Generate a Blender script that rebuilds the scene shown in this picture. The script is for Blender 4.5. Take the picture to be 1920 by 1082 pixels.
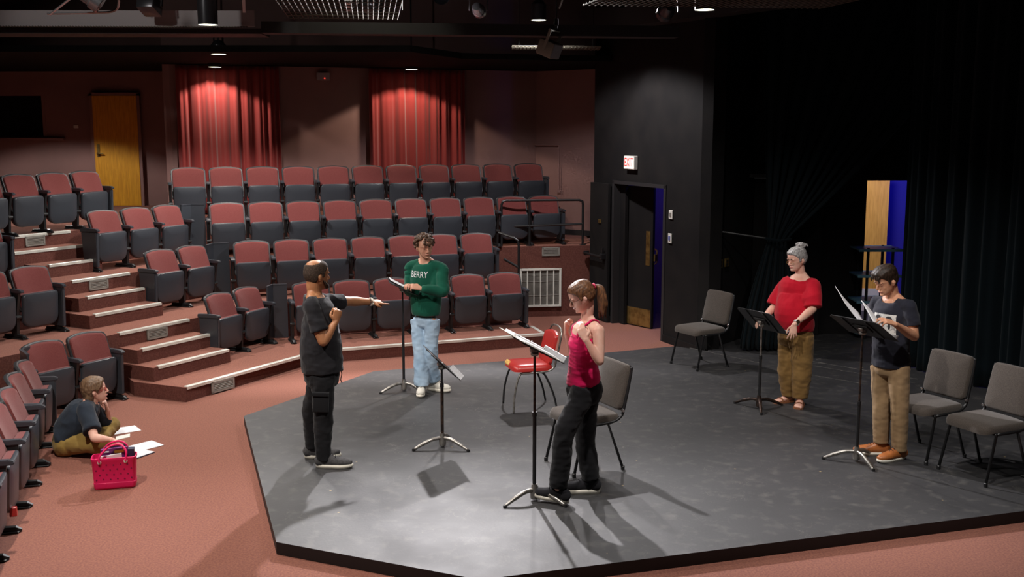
import bpy, bmesh, math, random
from mathutils import Vector, Matrix, noise
V = Vector
for o in list(bpy.data.objects): bpy.data.objects.remove(o)
C = bpy.context.scene.collection
R = math.radians
rnd = random.Random(7)

# ---------------------------------------------------------------- camera
cam_d = bpy.data.cameras.new('camera'); cam = bpy.data.objects.new('camera', cam_d); C.objects.link(cam)
cam_d.sensor_width = 36.0; cam_d.lens = 36.0 * 2000 / 1920; cam_d.clip_start = 0.1; cam_d.clip_end = 80
PITCH = math.atan((541 - 241) / 2000.0)
cam.location = (0, 0, 2.9); cam.rotation_euler = (math.pi / 2 - PITCH, 0, 0)
bpy.context.scene.camera = cam
# ---------------------------------------------------------------- world and exposure
w = bpy.data.worlds.new('dark_house'); bpy.context.scene.world = w; w.use_nodes = True
w.node_tree.nodes['Background'].inputs[0].default_value = (0.8, 0.9, 1.0, 1)
w.node_tree.nodes['Background'].inputs[1].default_value = 0.012
vs = bpy.context.scene.view_settings
vs.view_transform = 'Standard'; vs.look = 'None'; vs.gamma = 1.0; vs.use_curve_mapping = False
vs.exposure = 0.0

# ---------------------------------------------------------------- lights (each sits in a can built below)
WARM = (1.0, 0.86, 0.72); NEUT = (1.0, 0.95, 0.90)
def spot(x, y, z, power, half=60, blend=0.6, col=NEUT, size=0.08, aim=None):
    d = bpy.data.lights.new('downlight_lamp', 'SPOT'); d.energy = power; d.color = col
    d.spot_size = R(half * 2); d.spot_blend = blend; d.shadow_soft_size = size
    o = bpy.data.objects.new('downlight_lamp', d); C.objects.link(o); o.location = (x, y, z)
    if aim: o.rotation_euler = (V(aim) - V((x, y, z))).to_track_quat('-Z', 'Y').to_euler()
    return o
# x, y, z of the mouth of each can, power, cone half angle, blend, colour
CANS = [
 (-3.279, 11.8, 4.004, 330, 68, .3, NEUT, 'hanging black downlight with a long tube above the left aisle'),
 (-3.85, 14.3, 3.862, 330, 66, .25, NEUT, 'small lit downlight disc, upper of the two stacked at the left'),
 (-4.466, 16.35, 3.812, 85, 61, .10, WARM, 'small lit downlight disc, lower of the two, over the left red curtain'),
 (-1.591, 17.22, 3.82, 80, 63, .10, (1.0, .80, .62), 'lit downlight disc over the right red curtain'),
 (0.348, 14.3, 4.299, 420, 73, .25, (1, .95, .96), 'hanging downlight above the right end of the seat rows'),
 (1.95, 11.1, 4.086, 90, 66, .4, NEUT, 'widest lit downlight, far right under the mesh ceiling'),
 (-7.7, 16.1, 3.90, 330, 66, .2, NEUT, 'downlight just outside the left frame edge over the top left seats'),
]
for (x, y, z, p, ha, bl, c, lab) in CANS: spot(x, y, z - .03, p, ha, bl, c)
# stage lights hung over the playing area, out of the top of the frame
STAGE = [
 (-.85, 13.2, 4.45, 2300, 50, .45, (1, .96, .98), (-0.5, 7.2, 0)),
 (1.35, 13.5, 4.45, 150, 50, .4, (.98, .95, 1), (.5, 7.0, 0)),
 (0.5, 6.2, 4.9, 520, 38, .6, NEUT, (1.1, 8.9, 0)),
 (2.9, 6.6, 4.9, 330, 38, .6, NEUT, (3.1, 9.5, 0.2)),
 (-3.4, 5.8, 4.8, 800, 44, .6, (1, .92, .84), (-3.2, 8.0, 0)),
 (-3.2, 8.6, 4.7, 380, 44, .5, NEUT, (-1.2, 9.6, .3)),
]
for (x, y, z, p, ha, bl, c, aim) in STAGE: spot(x, y, z, p, ha, bl, c, .07, aim)
# blue work light backstage
def area(x, y, z, p, col, size, aim):
    d = bpy.data.lights.new('work_light_lamp', 'AREA'); d.energy = p; d.color = col; d.size = size
    o = bpy.data.objects.new('work_light_lamp', d); C.objects.link(o); o.location = (x, y, z)
    o.rotation_euler = (V(aim) - V((x, y, z))).to_track_quat('-Z', 'Y').to_euler()
area(2.55, 15.5, 2.6, 9, (.06, .07, 1.0), .3, (2.2, 16.5, .5))
spot(-4.5, 9.7, 4.95, 60, 36, .5, NEUT, .08, (-4.3, 11.8, 4.15))  # unseen fill lamp, added to brighten the top left beam and fixture
spot(-1.5, 11.2, 4.95, 30, 34, .5, (1, .93, .75), .08, (-1.6, 12.2, 4.15))  # second added fill lamp, brightens the mesh and fixtures near the centre
area(6.6, 15.6, 3.0, 26, (.10, .10, 1.0), .5, (6.2, 17.4, 1.6))
area(5.0, 14.9, 3.2, 50, (1.0, .93, .85), .3, (4.9, 16.4, 1.2))

# ---------------------------------------------------------------- materials
def mat(name, col, rough=.6, metal=0, spec=.5, emit=None, nz=None, bump=None, sheen=0, col2=None, coat=0):
    """nz=(scale, detail, lo, hi) mixes col with col2; bump=(scale, strength, dist)"""
    m = bpy.data.materials.new(name); m.use_nodes = True
    t = m.node_tree; b = t.nodes['Principled BSDF']
    b.inputs['Base Color'].default_value = (*col, 1); b.inputs['Roughness'].default_value = rough
    b.inputs['Metallic'].default_value = metal; b.inputs['Specular IOR Level'].default_value = spec
    if sheen: b.inputs['Sheen Weight'].default_value = sheen
    if coat: b.inputs['Coat Weight'].default_value = coat
    if emit: b.inputs['Emission Color'].default_value = (*emit[0], 1); b.inputs['Emission Strength'].default_value = emit[1]
    tc = None
    if nz or bump: tc = t.nodes.new('ShaderNodeTexCoord')
    if nz:
        n = t.nodes.new('ShaderNodeTexNoise'); n.inputs['Scale'].default_value = nz[0]; n.inputs['Detail'].default_value = nz[1]
        t.links.new(tc.outputs['Object'], n.inputs['Vector'])
        r = t.nodes.new('ShaderNodeMapRange'); r.inputs['From Min'].default_value = nz[2]; r.inputs['From Max'].default_value = nz[3]
        t.links.new(n.outputs['Fac'], r.inputs['Value'])
        x = t.nodes.new('ShaderNodeMix'); x.data_type = 'RGBA'
        x.inputs['A'].default_value = (*col, 1); x.inputs['B'].default_value = (*(col2 or tuple(c * .6 for c in col)), 1)
        t.links.new(r.outputs['Result'], x.inputs['Factor']); t.links.new(x.outputs['Result'], b.inputs['Base Color'])
    if bump:
        n2 = t.nodes.new('ShaderNodeTexNoise'); n2.inputs['Scale'].default_value = bump[0]; n2.inputs['Detail'].default_value = 3
        t.links.new(tc.outputs['Object'], n2.inputs['Vector'])
        bp = t.nodes.new('ShaderNodeBump'); bp.inputs['Strength'].default_value = bump[1]; bp.inputs['Distance'].default_value = bump[2]
        t.links.new(n2.outputs['Fac'], bp.inputs['Height']); t.links.new(bp.outputs['Normal'], b.inputs['Normal'])
    return m
M = {}
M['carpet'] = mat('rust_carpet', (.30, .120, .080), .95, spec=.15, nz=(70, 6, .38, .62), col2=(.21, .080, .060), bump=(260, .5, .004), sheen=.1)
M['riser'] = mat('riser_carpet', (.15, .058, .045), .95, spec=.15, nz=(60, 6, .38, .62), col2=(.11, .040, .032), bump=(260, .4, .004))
M['maroon'] = mat('maroon_upholstery', (.19, .050, .046), .9, spec=.2, nz=(180, 4, .35, .65), col2=(.15, .033, .031), bump=(400, .3, .002), sheen=.15)
M['plastic'] = mat('black_seat_plastic', (.040, .045, .055), .38, spec=.6, bump=(500, .15, .001))
M['shell'] = mat('dark_grey_shell', (.028, .028, .031), .5)
M['black_metal'] = mat('black_metal', (.012, .012, .013), .4)
M['nosing'] = mat('aluminium_nosing', (.80, .79, .72), .35, metal=.3, nz=(5, 3, .45, .8), col2=(.55, .53, .46))
M['vent'] = mat('grey_vent_metal', (.30, .29, .26), .5, metal=.3)
M['vent_dark'] = mat('vent_shadow_gap', (.03, .028, .026), .8)
M['grille_white'] = mat('cream_grille_paint', (.72, .72, .66), .5)
M['filter'] = mat('dusty_filter', (.17, .16, .14), .9, nz=(9, 5, .3, .7), col2=(.09, .085, .075))
M['pink_wall'] = mat('dusty_rose_wall_paint', (.30, .165, .150), .75, nz=(1.3, 4, .35, .7), col2=(.24, .135, .122), bump=(40, .15, .003))
M['black_wall'] = mat('black_wall_paint', (.0075, .007, .0075), .8, spec=.2, nz=(2.5, 6, .4, .75), col2=(.013, .0115, .011), bump=(30, .2, .003))
M['black_ceiling'] = mat('black_ceiling_paint', (.006, .006, .006), .9, spec=.1)
M['beam'] = mat('dark_beam_paint', (.34, .32, .33), .6)
M['dark_beam'] = mat('black_beam_paint', (.02, .019, .02), .6)
M['curtain'] = mat('red_velvet', (.22, .026, .024), .9, spec=.15, sheen=.35, bump=(200, .2, .002))
M['drape'] = mat('black_velour', (.0045, .0085, .011), .9, spec=.08, sheen=.05, bump=(200, .2, .002))
M['steel'] = mat('worn_steel', (.42, .40, .37), .38, metal=.9, nz=(25, 5, .4, .7), col2=(.18, .16, .14))
M['rust_steel'] = mat('worn_brown_steel', (.09, .055, .042), .4, metal=.7, nz=(30, 4, .4, .6), col2=(.03, .025, .024))
M['chrome'] = mat('chrome', (.75, .75, .74), .2, metal=1)
M['tray'] = mat('black_tray_paint', (.018, .018, .019), .38)
M['clear'] = mat('scuffed_clear_lip', (.32, .32, .33), .35, spec=.6, nz=(50, 4, .4, .7), col2=(.2, .2, .2))
M['paper'] = mat('white_paper', (.82, .82, .84), .8, spec=.2)
M['brass'] = mat('aged_brass', (.42, .29, .10), .35, metal=.8, nz=(12, 4, .4, .7), col2=(.2, .12, .04))
M['white_plate'] = mat('white_plate', (.75, .74, .68), .5)
M['grey_fabric'] = mat('grey_chair_fabric', (.085, .070, .059), .95, spec=.1, nz=(160, 4, .35, .65), col2=(.055, .045, .038), bump=(350, .3, .002), sheen=.2)
M['red_vinyl'] = mat('red_vinyl', (.46, .030, .026), .32, spec=.5, bump=(60, .1, .002))
M['foam'] = mat('torn_yellow_foam', (.70, .42, .12), .9, bump=(90, .8, .005))
M['lens'] = mat('lit_lamp_lens', (.9, .9, .8), .5, emit=((1.0, .97, .74), 9.0))
M['lens_off'] = mat('lamp_glass', (.25, .25, .27), .1, spec=.8)
M['can'] = mat('black_can_gloss', (.05, .05, .056), .28, metal=.5)
M['beige_metal'] = mat('beige_fixture_paint', (.26, .25, .21), .55)
M['silver'] = mat('silver_fixture', (.55, .55, .58), .25, metal=.9)
M['glass_dark'] = mat('dark_window_glass', (.004, .006, .007), .08, spec=.7)
M['blue'] = mat('blue_backstage_wall', (.022, .018, .30), .8)
M['mesh_wire'] = mat('tension_mesh_wire', (.07, .065, .05), .5, metal=.5)
M['led_red'] = mat('red_led', (.5, .02, .02), .5, emit=((1, .05, .03), 4))

def wood(name, c1, c2, sc=(14, 1.2, 1.2)):
    m = mat(name, c1, .45, spec=.45); t = m.node_tree; b = t.nodes['Principled BSDF']
    tc = t.nodes.new('ShaderNodeTexCoord'); mp = t.nodes.new('ShaderNodeMapping'); mp.inputs['Scale'].default_value = sc
    n = t.nodes.new('ShaderNodeTexNoise'); n.inputs['Scale'].default_value = 3; n.inputs['Detail'].default_value = 8; n.inputs['Distortion'].default_value = .8
    x = t.nodes.new('ShaderNodeValToRGB'); x.color_ramp.elements[0].position = .32; x.color_ramp.elements[0].color = (*c2, 1)
    x.color_ramp.elements[1].position = .68; x.color_ramp.elements[1].color = (*c1, 1)
    t.links.new(tc.outputs['Object'], mp.inputs['Vector']); t.links.new(mp.outputs['Vector'], n.inputs['Vector'])
    t.links.new(n.outputs['Fac'], x.inputs['Fac']); t.links.new(x.outputs['Color'], b.inputs['Base Color'])
    return m
M['yellow_door'] = wood('golden_oak_door', (.85, .42, .03), (.66, .29, .018))
M['yellow_panel'] = wood('amber_wood_panel', (.78, .43, .085), (.60, .31, .055))

def stage_mat():
    m = mat('scuffed_black_stage_paint', (.030, .029, .031), .42, spec=.85); t = m.node_tree; b = t.nodes['Principled BSDF']
    tc = t.nodes.new('ShaderNodeTexCoord')
    def nz(scale, det, lo, hi, sc=None):
        n = t.nodes.new('ShaderNodeTexNoise'); n.inputs['Scale'].default_value = scale; n.inputs['Detail'].default_value = det
        if sc:
            mp = t.nodes.new('ShaderNodeMapping'); mp.inputs['Scale'].default_value = sc; mp.inputs['Rotation'].default_value = (0, 0, .6)
            t.links.new(tc.outputs['Object'], mp.inputs['Vector']); t.links.new(mp.outputs['Vector'], n.inputs['Vector'])
        else: t.links.new(tc.outputs['Object'], n.inputs['Vector'])
        r = t.nodes.new('ShaderNodeMapRange'); r.inputs['From Min'].default_value = lo; r.inputs['From Max'].default_value = hi
        t.links.new(n.outputs['Fac'], r.inputs['Value']); return r.outputs['Result']
    def mixc(f, a, bb):
        x = t.nodes.new('ShaderNodeMix'); x.data_type = 'RGBA'
        if isinstance(a, tuple): x.inputs['A'].default_value = (*a, 1)
        else: t.links.new(a, x.inputs['A'])
        x.inputs['B'].default_value = (*bb, 1); t.links.new(f, x.inputs['Factor']); return x.outputs['Result']
    c = mixc(nz(1.6, 5, .35, .7), (.024, .0232, .0255), (.018, .0176, .0195))
    c = mixc(nz(9, 9, .54, .74), c, (.058, .055, .052))
    # long thin scratches and scuffs
    vo = t.nodes.new('ShaderNodeTexVoronoi'); vo.feature = 'DISTANCE_TO_EDGE'; vo.inputs['Scale'].default_value = 4.2
    nn = t.nodes.new('ShaderNodeTexNoise'); nn.inputs['Scale'].default_value = 3; nn.inputs['Detail'].default_value = 6
    va = t.nodes.new('ShaderNodeVectorMath'); va.operation = 'MULTIPLY_ADD'; va.inputs[1].default_value = (1.2, 1.2, 0)
    t.links.new(tc.outputs['Object'], nn.inputs['Vector']); t.links.new(nn.outputs['Color'], va.inputs[0]); t.links.new(tc.outputs['Object'], va.inputs[2])
    t.links.new(va.outputs[0], vo.inputs['Vector'])
    r = t.nodes.new('ShaderNodeMapRange'); r.inputs['From Min'].default_value = .010; r.inputs['From Max'].default_value = .0
    t.links.new(vo.outputs['Distance'], r.inputs['Value'])
    mu = t.nodes.new('ShaderNodeMath'); mu.operation = 'MULTIPLY'; t.links.new(r.outputs['Result'], mu.inputs[0])
    t.links.new(nz(3, 5, .45, .68), mu.inputs[1])
    c = mixc(mu.outputs[0], c, (.14, .125, .11))
    # sparse paint specks
    v2 = t.nodes.new('ShaderNodeTexVoronoi'); v2.inputs['Scale'].default_value = 3.1; t.links.new(tc.outputs['Object'], v2.inputs['Vector'])
    r2 = t.nodes.new('ShaderNodeMapRange'); r2.inputs['From Min'].default_value = .035; r2.inputs['From Max'].default_value = .02
    t.links.new(v2.outputs['Distance'], r2.inputs['Value'])
    c = mixc(r2.outputs['Result'], c, (.30, .22, .10))
    t.links.new(c, b.inputs['Base Color'])
    rr = t.nodes.new('ShaderNodeMapRange'); rr.inputs['To Min'].default_value = .58; rr.inputs['To Max'].default_value = .66
    t.links.new(nz(2.0, 8, .35, .7), rr.inputs['Value']); t.links.new(rr.outputs['Result'], b.inputs['Roughness'])
    bp = t.nodes.new('ShaderNodeBump'); bp.inputs['Strength'].default_value = .25; bp.inputs['Distance'].default_value = .003
    n3 = t.nodes.new('ShaderNodeTexNoise'); n3.inputs['Scale'].default_value = 45; n3.inputs['Detail'].default_value = 5
    t.links.new(tc.outputs['Object'], n3.inputs['Vector']); t.links.new(n3.outputs['Fac'], bp.inputs['Height']); t.links.new(bp.outputs['Normal'], b.inputs['Normal'])
    return m
M['stage'] = stage_mat()
M['stage_edge'] = mat('black_stage_skirt', (.010, .009, .010), .6)

# ---------------------------------------------------------------- helpers
def link(o, parent=None):
    C.objects.link(o)
    if parent is not None: o.parent = parent
    return o
def obj(name, bm, m=None, parent=None, smooth=False, inv=True):
    me = bpy.data.meshes.new(name); bm.normal_update(); bm.to_mesh(me); bm.free()
    if m is not None: me.materials.append(m if not isinstance(m, str) else M[m])
    if smooth:
        for p in me.polygons: p.use_smooth = True
    o = bpy.data.objects.new(name, me); link(o, parent)
    return o
def smooth_angle(o, deg=35):
    me = o.data
    for p in me.polygons: p.use_smooth = True
    bm = bmesh.new(); bm.from_mesh(me)
    for e in bm.edges:
        if len(e.link_faces) == 2 and e.calc_face_angle(0) > R(deg): e.smooth = False
    bm.to_mesh(me); bm.free(); return o
def empty(name, loc, rz=0, label=None, cat=None, group=None):
    o = bpy.data.objects.new(name, None); C.objects.link(o); o.location = loc; o.rotation_euler = (0, 0, rz); o.empty_display_size = .1
    tag(o, label, cat, group); return o
def tag(o, label=None, cat=None, group=None, kind=None):
    if label: o['label'] = label
    if cat: o['category'] = cat
    if group: o['group'] = group
    if kind: o['kind'] = kind
    return o
def struct(name, bm, m, label=None):
    o = obj(name, bm, m); o['kind'] = 'structure'
    if label: o['label'] = label
    return o
def copy_tree(o, parent=None):
    c = o.copy(); C.objects.link(c)
    if parent is not None: c.parent = parent
    for ch in list(o.children): copy_tree(ch, c)
    return c
def box(bm, c, s, rot=None, bev=0, seg=2):
    """c centre, s full size"""
    mt = Matrix.Translation(V(c)) @ (rot.to_4x4() if rot is not None else Matrix.Identity(4)) @ Matrix.Diagonal((*s, 1))
    r = bmesh.ops.create_cube(bm, size=1, matrix=mt)
    if bev:
        es = list({e for v in r['verts'] for e in v.link_edges})
        bmesh.ops.bevel(bm, geom=es, offset=bev, segments=seg, affect='EDGES', profile=.5)
def rz(a): return Matrix.Rotation(a, 3, 'Z')
def euler(x, y, z): return (Matrix.Rotation(z, 3, 'Z') @ Matrix.Rotation(y, 3, 'Y') @ Matrix.Rotation(x, 3, 'X'))
def prism(bm, pts, z0, z1):
    """closed polygon of (x,y) extruded from z0 to z1"""
    n = len(pts); lo = [bm.verts.new((p[0], p[1], z0)) for p in pts]; hi = [bm.verts.new((p[0], p[1], z1)) for p in pts]
    for i in range(n): bm.faces.new((lo[i], lo[(i + 1) % n], hi[(i + 1) % n], hi[i]))
    bm.faces.new(hi); bm.faces.new(lo[::-1])
    bmesh.ops.recalc_face_normals(bm, faces=bm.faces[:])
def poly_slab(bm, outline, axis_o, ax, ay, an, th):
    """outline (u,v) list placed on plane (origin, ax, ay), thickness th along an (centred)"""
    o = V(axis_o); n = len(outline)
    a = [bm.verts.new(o + ax * u + ay * v + an * (-th / 2)) for u, v in outline]
    b = [bm.verts.new(o + ax * u + ay * v + an * (th / 2)) for u, v in outline]
    for i in range(n): bm.faces.new((a[i], a[(i + 1) % n], b[(i + 1) % n], b[i]))
    bm.faces.new(b); bm.faces.new(a[::-1])
    bmesh.ops.recalc_face_normals(bm, faces=bm.faces[:])
def frames(pts):
    out = []; prev = None
    for i, p in enumerate(pts):
        if i == 0: t = pts[1] - pts[0]
        elif i == len(pts) - 1: t = pts[-1] - pts[-2]
        else: t = (pts[i + 1] - pts[i]).normalized() + (pts[i] - pts[i - 1]).normalized()
        t = t.normalized() if t.length > 1e-9 else V((0, 0, 1))
        if prev is None:
            r = V((0, 0, 1)) if abs(t.z) < .9 else V((1, 0, 0))
            u = t.cross(r).normalized()
        else:
            u = prev - t * prev.dot(t)
            u = u.normalized() if u.length > 1e-6 else t.orthogonal().normalized()
        prev = u; out.append((t, u, t.cross(u)))
    return out
def tube(bm, pts, r, seg=10, caps=True, closed=False):
    pts = [V(p) for p in pts]; fr = frames(pts); rings = []
    for i, p in enumerate(pts):
        rr = r[i] if isinstance(r, (list, tuple)) else r
        t, u, v = fr[i]
        rings.append([bm.verts.new(p + (u * math.cos(2 * math.pi * k / seg) + v * math.sin(2 * math.pi * k / seg)) * rr) for k in range(seg)])
    for a, b in zip(rings, rings[1:]):
        for k in range(seg): bm.faces.new((a[k], a[(k + 1) % seg], b[(k + 1) % seg], b[k]))
    if caps: bm.faces.new(rings[0][::-1]); bm.faces.new(rings[-1])
def catmull(pts, n=6):
    pts = [V(p) for p in pts]; out = []
    for i in range(len(pts) - 1):
        p0 = pts[max(i - 1, 0)]; p1 = pts[i]; p2 = pts[i + 1]; p3 = pts[min(i + 2, len(pts) - 1)]
        for k in range(n):
            t = k / n
            out.append(.5 * ((2 * p1) + (p2 - p0) * t + (2 * p0 - 5 * p1 + 4 * p2 - p3) * t * t + (3 * p1 - p0 - 3 * p2 + p3) * t ** 3))
    out.append(pts[-1]); return out
def lathe(bm, prof, c=(0, 0, 0), seg=24, axis='Z'):
    c = V(c); rings = []
    for r, h in prof:
        ring = []
        for k in range(seg):
            a = 2 * math.pi * k / seg; p = V((r * math.cos(a), r * math.sin(a), h))
            if axis == 'Y': p = V((p.x, -p.z, p.y))
            if axis == 'X': p = V((p.z, p.x, p.y))
            ring.append(bm.verts.new(c + p))
        rings.append(ring)
    for a, b in zip(rings, rings[1:]):
        for k in range(seg): bm.faces.new((a[k], a[(k + 1) % seg], b[(k + 1) % seg], b[k]))
    bm.faces.new(rings[0][::-1]); bm.faces.new(rings[-1])
def BM(): return bmesh.new()
def text_mesh(name, s, size, m, parent, mtx, extrude=.001, font_w=1.0):
    cu = bpy.data.curves.new(name, 'FONT'); cu.body = s; cu.size = size; cu.extrude = extrude; cu.align_x = 'CENTER'; cu.align_y = 'CENTER'
    t = bpy.data.objects.new(name, cu); C.objects.link(t)
    bpy.context.view_layer.update()
    me = bpy.data.meshes.new_from_object(t.evaluated_get(bpy.context.evaluated_depsgraph_get()))
    bpy.data.objects.remove(t); me.materials.clear(); me.materials.append(M[m]); me.transform(mtx @ Matrix.Diagonal((font_w, 1, 1, 1)))
    o = bpy.data.objects.new(name, me); link(o, parent); return o
# ================================================================ the room
STZ = .09
c60, s60 = math.cos(R(60)), math.sin(R(60)); c20, s20 = math.cos(R(20)), math.sin(R(20))
def L60(n, t): return (-s60 * n + c60 * t, c60 * n + s60 * t)          # steep left block of rows
def L20(n, t): return (-s20 * n + c20 * t, c20 * n + s20 * t)          # centre block of rows
c106, s106 = math.cos(R(106)), math.sin(R(106))
def meet(n60, n20):
    # point on both lines
    a1, b1, a2, b2 = -s60, c60, -s20, c20
    d = a1 * b2 - a2 * b1
    return ((n60 * b2 - n20 * b1) / d, (a1 * n20 - a2 * n60) / d)
TZ = [.16, .63, 1.105, 1.575]
N60 = [8.58, 9.68, 10.80, 11.95]; N20 = [13.08, 14.12, 15.02, 15.92]

bm = BM(); prism(bm, [(-12, -4.0), (9, -4.0), (9, 20), (-12, 20)], -.2, 0)
struct('floor', bm, 'carpet', 'rust coloured carpet floor around the stage')

# stepped seating tiers
tA = [(-4.14, 11.39), (-3.49, 11.12), meet(8.66, 13.08), (.45, 14.14), (.28, 14.73), (.2, 16.2), (-5, 19), (-8, 17)]
def tier_poly(i, right):
    n, m = N60[i], N20[i]
    q = L60(n, 5.9 - .2 * i)
    return [(q[0] - .9 * i - 2.2, q[1] - 5.5), (q[0] + .75, q[1] - 3.4), q, meet(n, m)] + right + [(-10.5, 19.4), (-10.5, q[1] - 4.5)]
polys = [(tA, TZ[0]),
         (tier_poly(1, [(.0, L20(N20[1], 4.9)[1]), (.05, 18.5)]), TZ[1]),
         (tier_poly(2, [(-.62, 16.22), (1.25, 16.5), (1.25, 18.9)]), TZ[2]),
         (tier_poly(3, [L20(N20[3], 6.0), (1.35, 19.4)]), TZ[3])]
for k, (pg, z) in enumerate(polys):
    bm = BM(); prism(bm, pg, -.01, z)
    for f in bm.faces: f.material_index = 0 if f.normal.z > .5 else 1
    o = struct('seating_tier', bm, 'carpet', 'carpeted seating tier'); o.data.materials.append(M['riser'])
# aisle steps between the tiers
STEPS = [(9.08, 9.72, .315, 7.9, 9.05), (9.38, 9.72, .47, 7.95, 9.05), (10.17, 10.85, .785, 7.97, 9.04), (10.48, 10.85, .945, 8.08, 9.06), (11.27, 12.0, 1.26, 8.2, 9.07), (11.6, 12.0, 1.415, 8.0, 9.12)]
for (n0, n1, z, t0, t1) in STEPS:
    bm = BM(); prism(bm, [L60(n0, t0), L60(n0, t1), L60(n1, t1), L60(n1, t0)], 0, z)
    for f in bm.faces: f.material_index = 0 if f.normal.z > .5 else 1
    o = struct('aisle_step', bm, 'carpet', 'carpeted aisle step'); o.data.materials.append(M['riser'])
# aluminium nosing strips
def strip(p, q, z, name='trim_1'):
    p, q = V((*p, 0)), V((*q, 0)); d = (q - p).normalized(); n = V((-d.y, d.x, 0))
    c = (p + q) / 2; a = math.atan2(d.y, d.x)
    bm = BM(); box(bm, c + n * .022 + V((0, 0, z + .004)), ((q - p).length, .05, .01), rz(a), .003, 1)
    box(bm, c + n * (-.004) + V((0, 0, z - .010)), ((q - p).length, .008, .03), rz(a))
    return bm
NOS = [[L60(8.58, 7.9), meet(8.58, 13.08)], [L20(13.08, meet(8.58, 13.08)[0] * c20 + meet(8.58, 13.08)[1] * s20), (.44, 14.13)], [(.45, 14.16), (.29, 14.70)]]
k = 1
for p, q in NOS:
    struct('trim_%d' % k, strip(p, q, .16), 'nosing', 'metal nosing strip along the front tier edge'); k += 1
for (n0, z, t0, t1) in [(9.08, .315, 7.97, 9.03), (9.38, .47, 8.02, 9.03), (9.68, .63, 7.97, 9.0), (10.17, .785, 8.05, 9.02), (10.48, .945, 8.2, 9.04), (10.80, 1.105, 8.25, 9.1), (11.27, 1.26, 8.3, 9.06), (11.6, 1.415, 8.08, 9.1), (11.95, 1.575, 8.33, 9.15)]:
    struct('trim_%d' % k, strip(L60(n0, t0), L60(n0, t1), z), 'nosing', 'metal nosing strip on an aisle step'); k += 1

# ---- vents in the aisle risers
def vent(c, a, w, h, label, slats=5, group=None):
    root = empty('floor_vent', c, a, label, 'vent')
    bm = BM()
    for sx in (-1, 1): box(bm, (sx * (w / 2 - .012), -.008, 0), (.024, .014, h))
    for sz in (-1, 1): box(bm, (0, -.008, sz * (h / 2 - .010)), (w, .014, .02))
    obj('frame', bm, 'vent', root)
    bm = BM(); box(bm, (0, -.001, 0), (w - .03, .004, h - .03)); obj('backing', bm, 'vent_dark', root)
    for i in range(slats):
        z = -h / 2 + .02 + (h - .04) * (i + .5) / slats
        bm = BM(); box(bm, (0, -.008, z), (w - .05, .012, (h - .04) / slats * .5), euler(.5, 0, 0)); obj('slat', bm, 'vent', root)
    return root
a60 = R(60)
def onriser(n, t, z): p = L60(n, t); return (p[0], p[1], z)
vent(onriser(8.58, 8.42, .078), a60, .34, .125, 'grey louvred vent in the lowest aisle riser by the floor')
vent(onriser(9.68, 8.5, .548), a60, .30, .125, 'grey louvred vent in the second vented aisle riser from the bottom')
vent(onriser(10.80, 8.62, 1.023), a60, .28, .125, 'grey louvred vent in the third vented aisle riser from the bottom')
vent(onriser(11.95, 8.62, 1.495), a60, .28, .125, 'grey louvred vent in the topmost aisle riser')
aw = math.atan2(.28, 1.87)
def lowwall(x): return 16.22 + (x + .62) * .28 / 1.87
vent((.60, lowwall(.60) - .004, 1.02), aw, .28, .135, 'small pale vent high on the low carpeted wall under the railing', 6)

# big return air grille
root = empty('return_air_grille', (.44, lowwall(.44) - .012, .46), aw, 'large cream barred air grille set in the low carpeted wall', 'air grille')
bm = BM(); w, h = .62, .57
for sx in (-1, 1): box(bm, (sx * (w / 2), -.01, 0), (.03, .03, h + .03))
for sz in (-1, 1): box(bm, (0, -.01, sz * h / 2), (w, .03, .03))
obj('frame', bm, 'grille_white', root)
bm = BM(); box(bm, (0, .004, 0), (w, .01, h)); obj('filter', bm, 'filter', root)
for i in range(1, 6):
    bm = BM(); box(bm, (-w / 2 + w * i / 6, -.012, 0), (.016, .016, h)); obj('bar', bm, 'grille_white', root)
for z in (-.12, .10, .2):
    bm = BM(); tube(bm, [(-w / 2, -.004, z), (0, -.006, z - .01), (w / 2, -.004, z + .004)], .003, 6); obj('wire', bm, 'vent', root)

# ---- stage
stage_pts = [(-2.65, 10.24), (-1.62, 12.2), (1.03, 13.18), (2.12, 13.66), (2.50, 13.35), (2.7, 14.4), (4.4, 14.9), (5.0, 16.4), (8.6, 16.4), (8.6, 9.2), (3.8, 7.59), (-.2, 6.37), (-1.62, 6.99)]
bm = BM(); prism(bm, stage_pts, .002, STZ)
for f in bm.faces: f.material_index = 0 if f.normal.z > .5 else 1
o = obj('stage_platform', bm, 'stage'); o.data.materials.append(M['stage_edge'])
tag(o, 'low scuffed black angular stage platform filling the floor', 'stage', kind='structure')

# ---- walls
def wall(name, a, b, z0, z1, th, m, label=None, holes=()):
    """vertical wall from a to b, thickness added behind (left of a->b); holes (t0,t1,zlo,zhi) in metres along it"""
    A, B = V((*a, 0)), V((*b, 0)); d = (B - A).normalized(); n = V((-d.y, d.x, 0)); Ln = (B - A).length
    ts = sorted({0, Ln, *[h[0] for h in holes], *[h[1] for h in holes]}); zs = sorted({z0, z1, *[h[2] for h in holes], *[h[3] for h in holes]})
    bm = BM(); ang = math.atan2(d.y, d.x)
    for t0, t1 in zip(ts, ts[1:]):
        for q0, q1 in zip(zs, zs[1:]):
            tm, zm = (t0 + t1) / 2, (q0 + q1) / 2
            if any(h[0] < tm < h[1] and h[2] < zm < h[3] for h in holes): continue
            box(bm, A + d * tm + n * (th / 2) + V((0, 0, zm)), (t1 - t0, th, q1 - q0), rz(ang))
    bmesh.ops.remove_doubles(bm, verts=bm.verts[:], dist=1e-5)
    return struct(name, bm, m, label)
HT = 5.6
CW = 17.35
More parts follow.
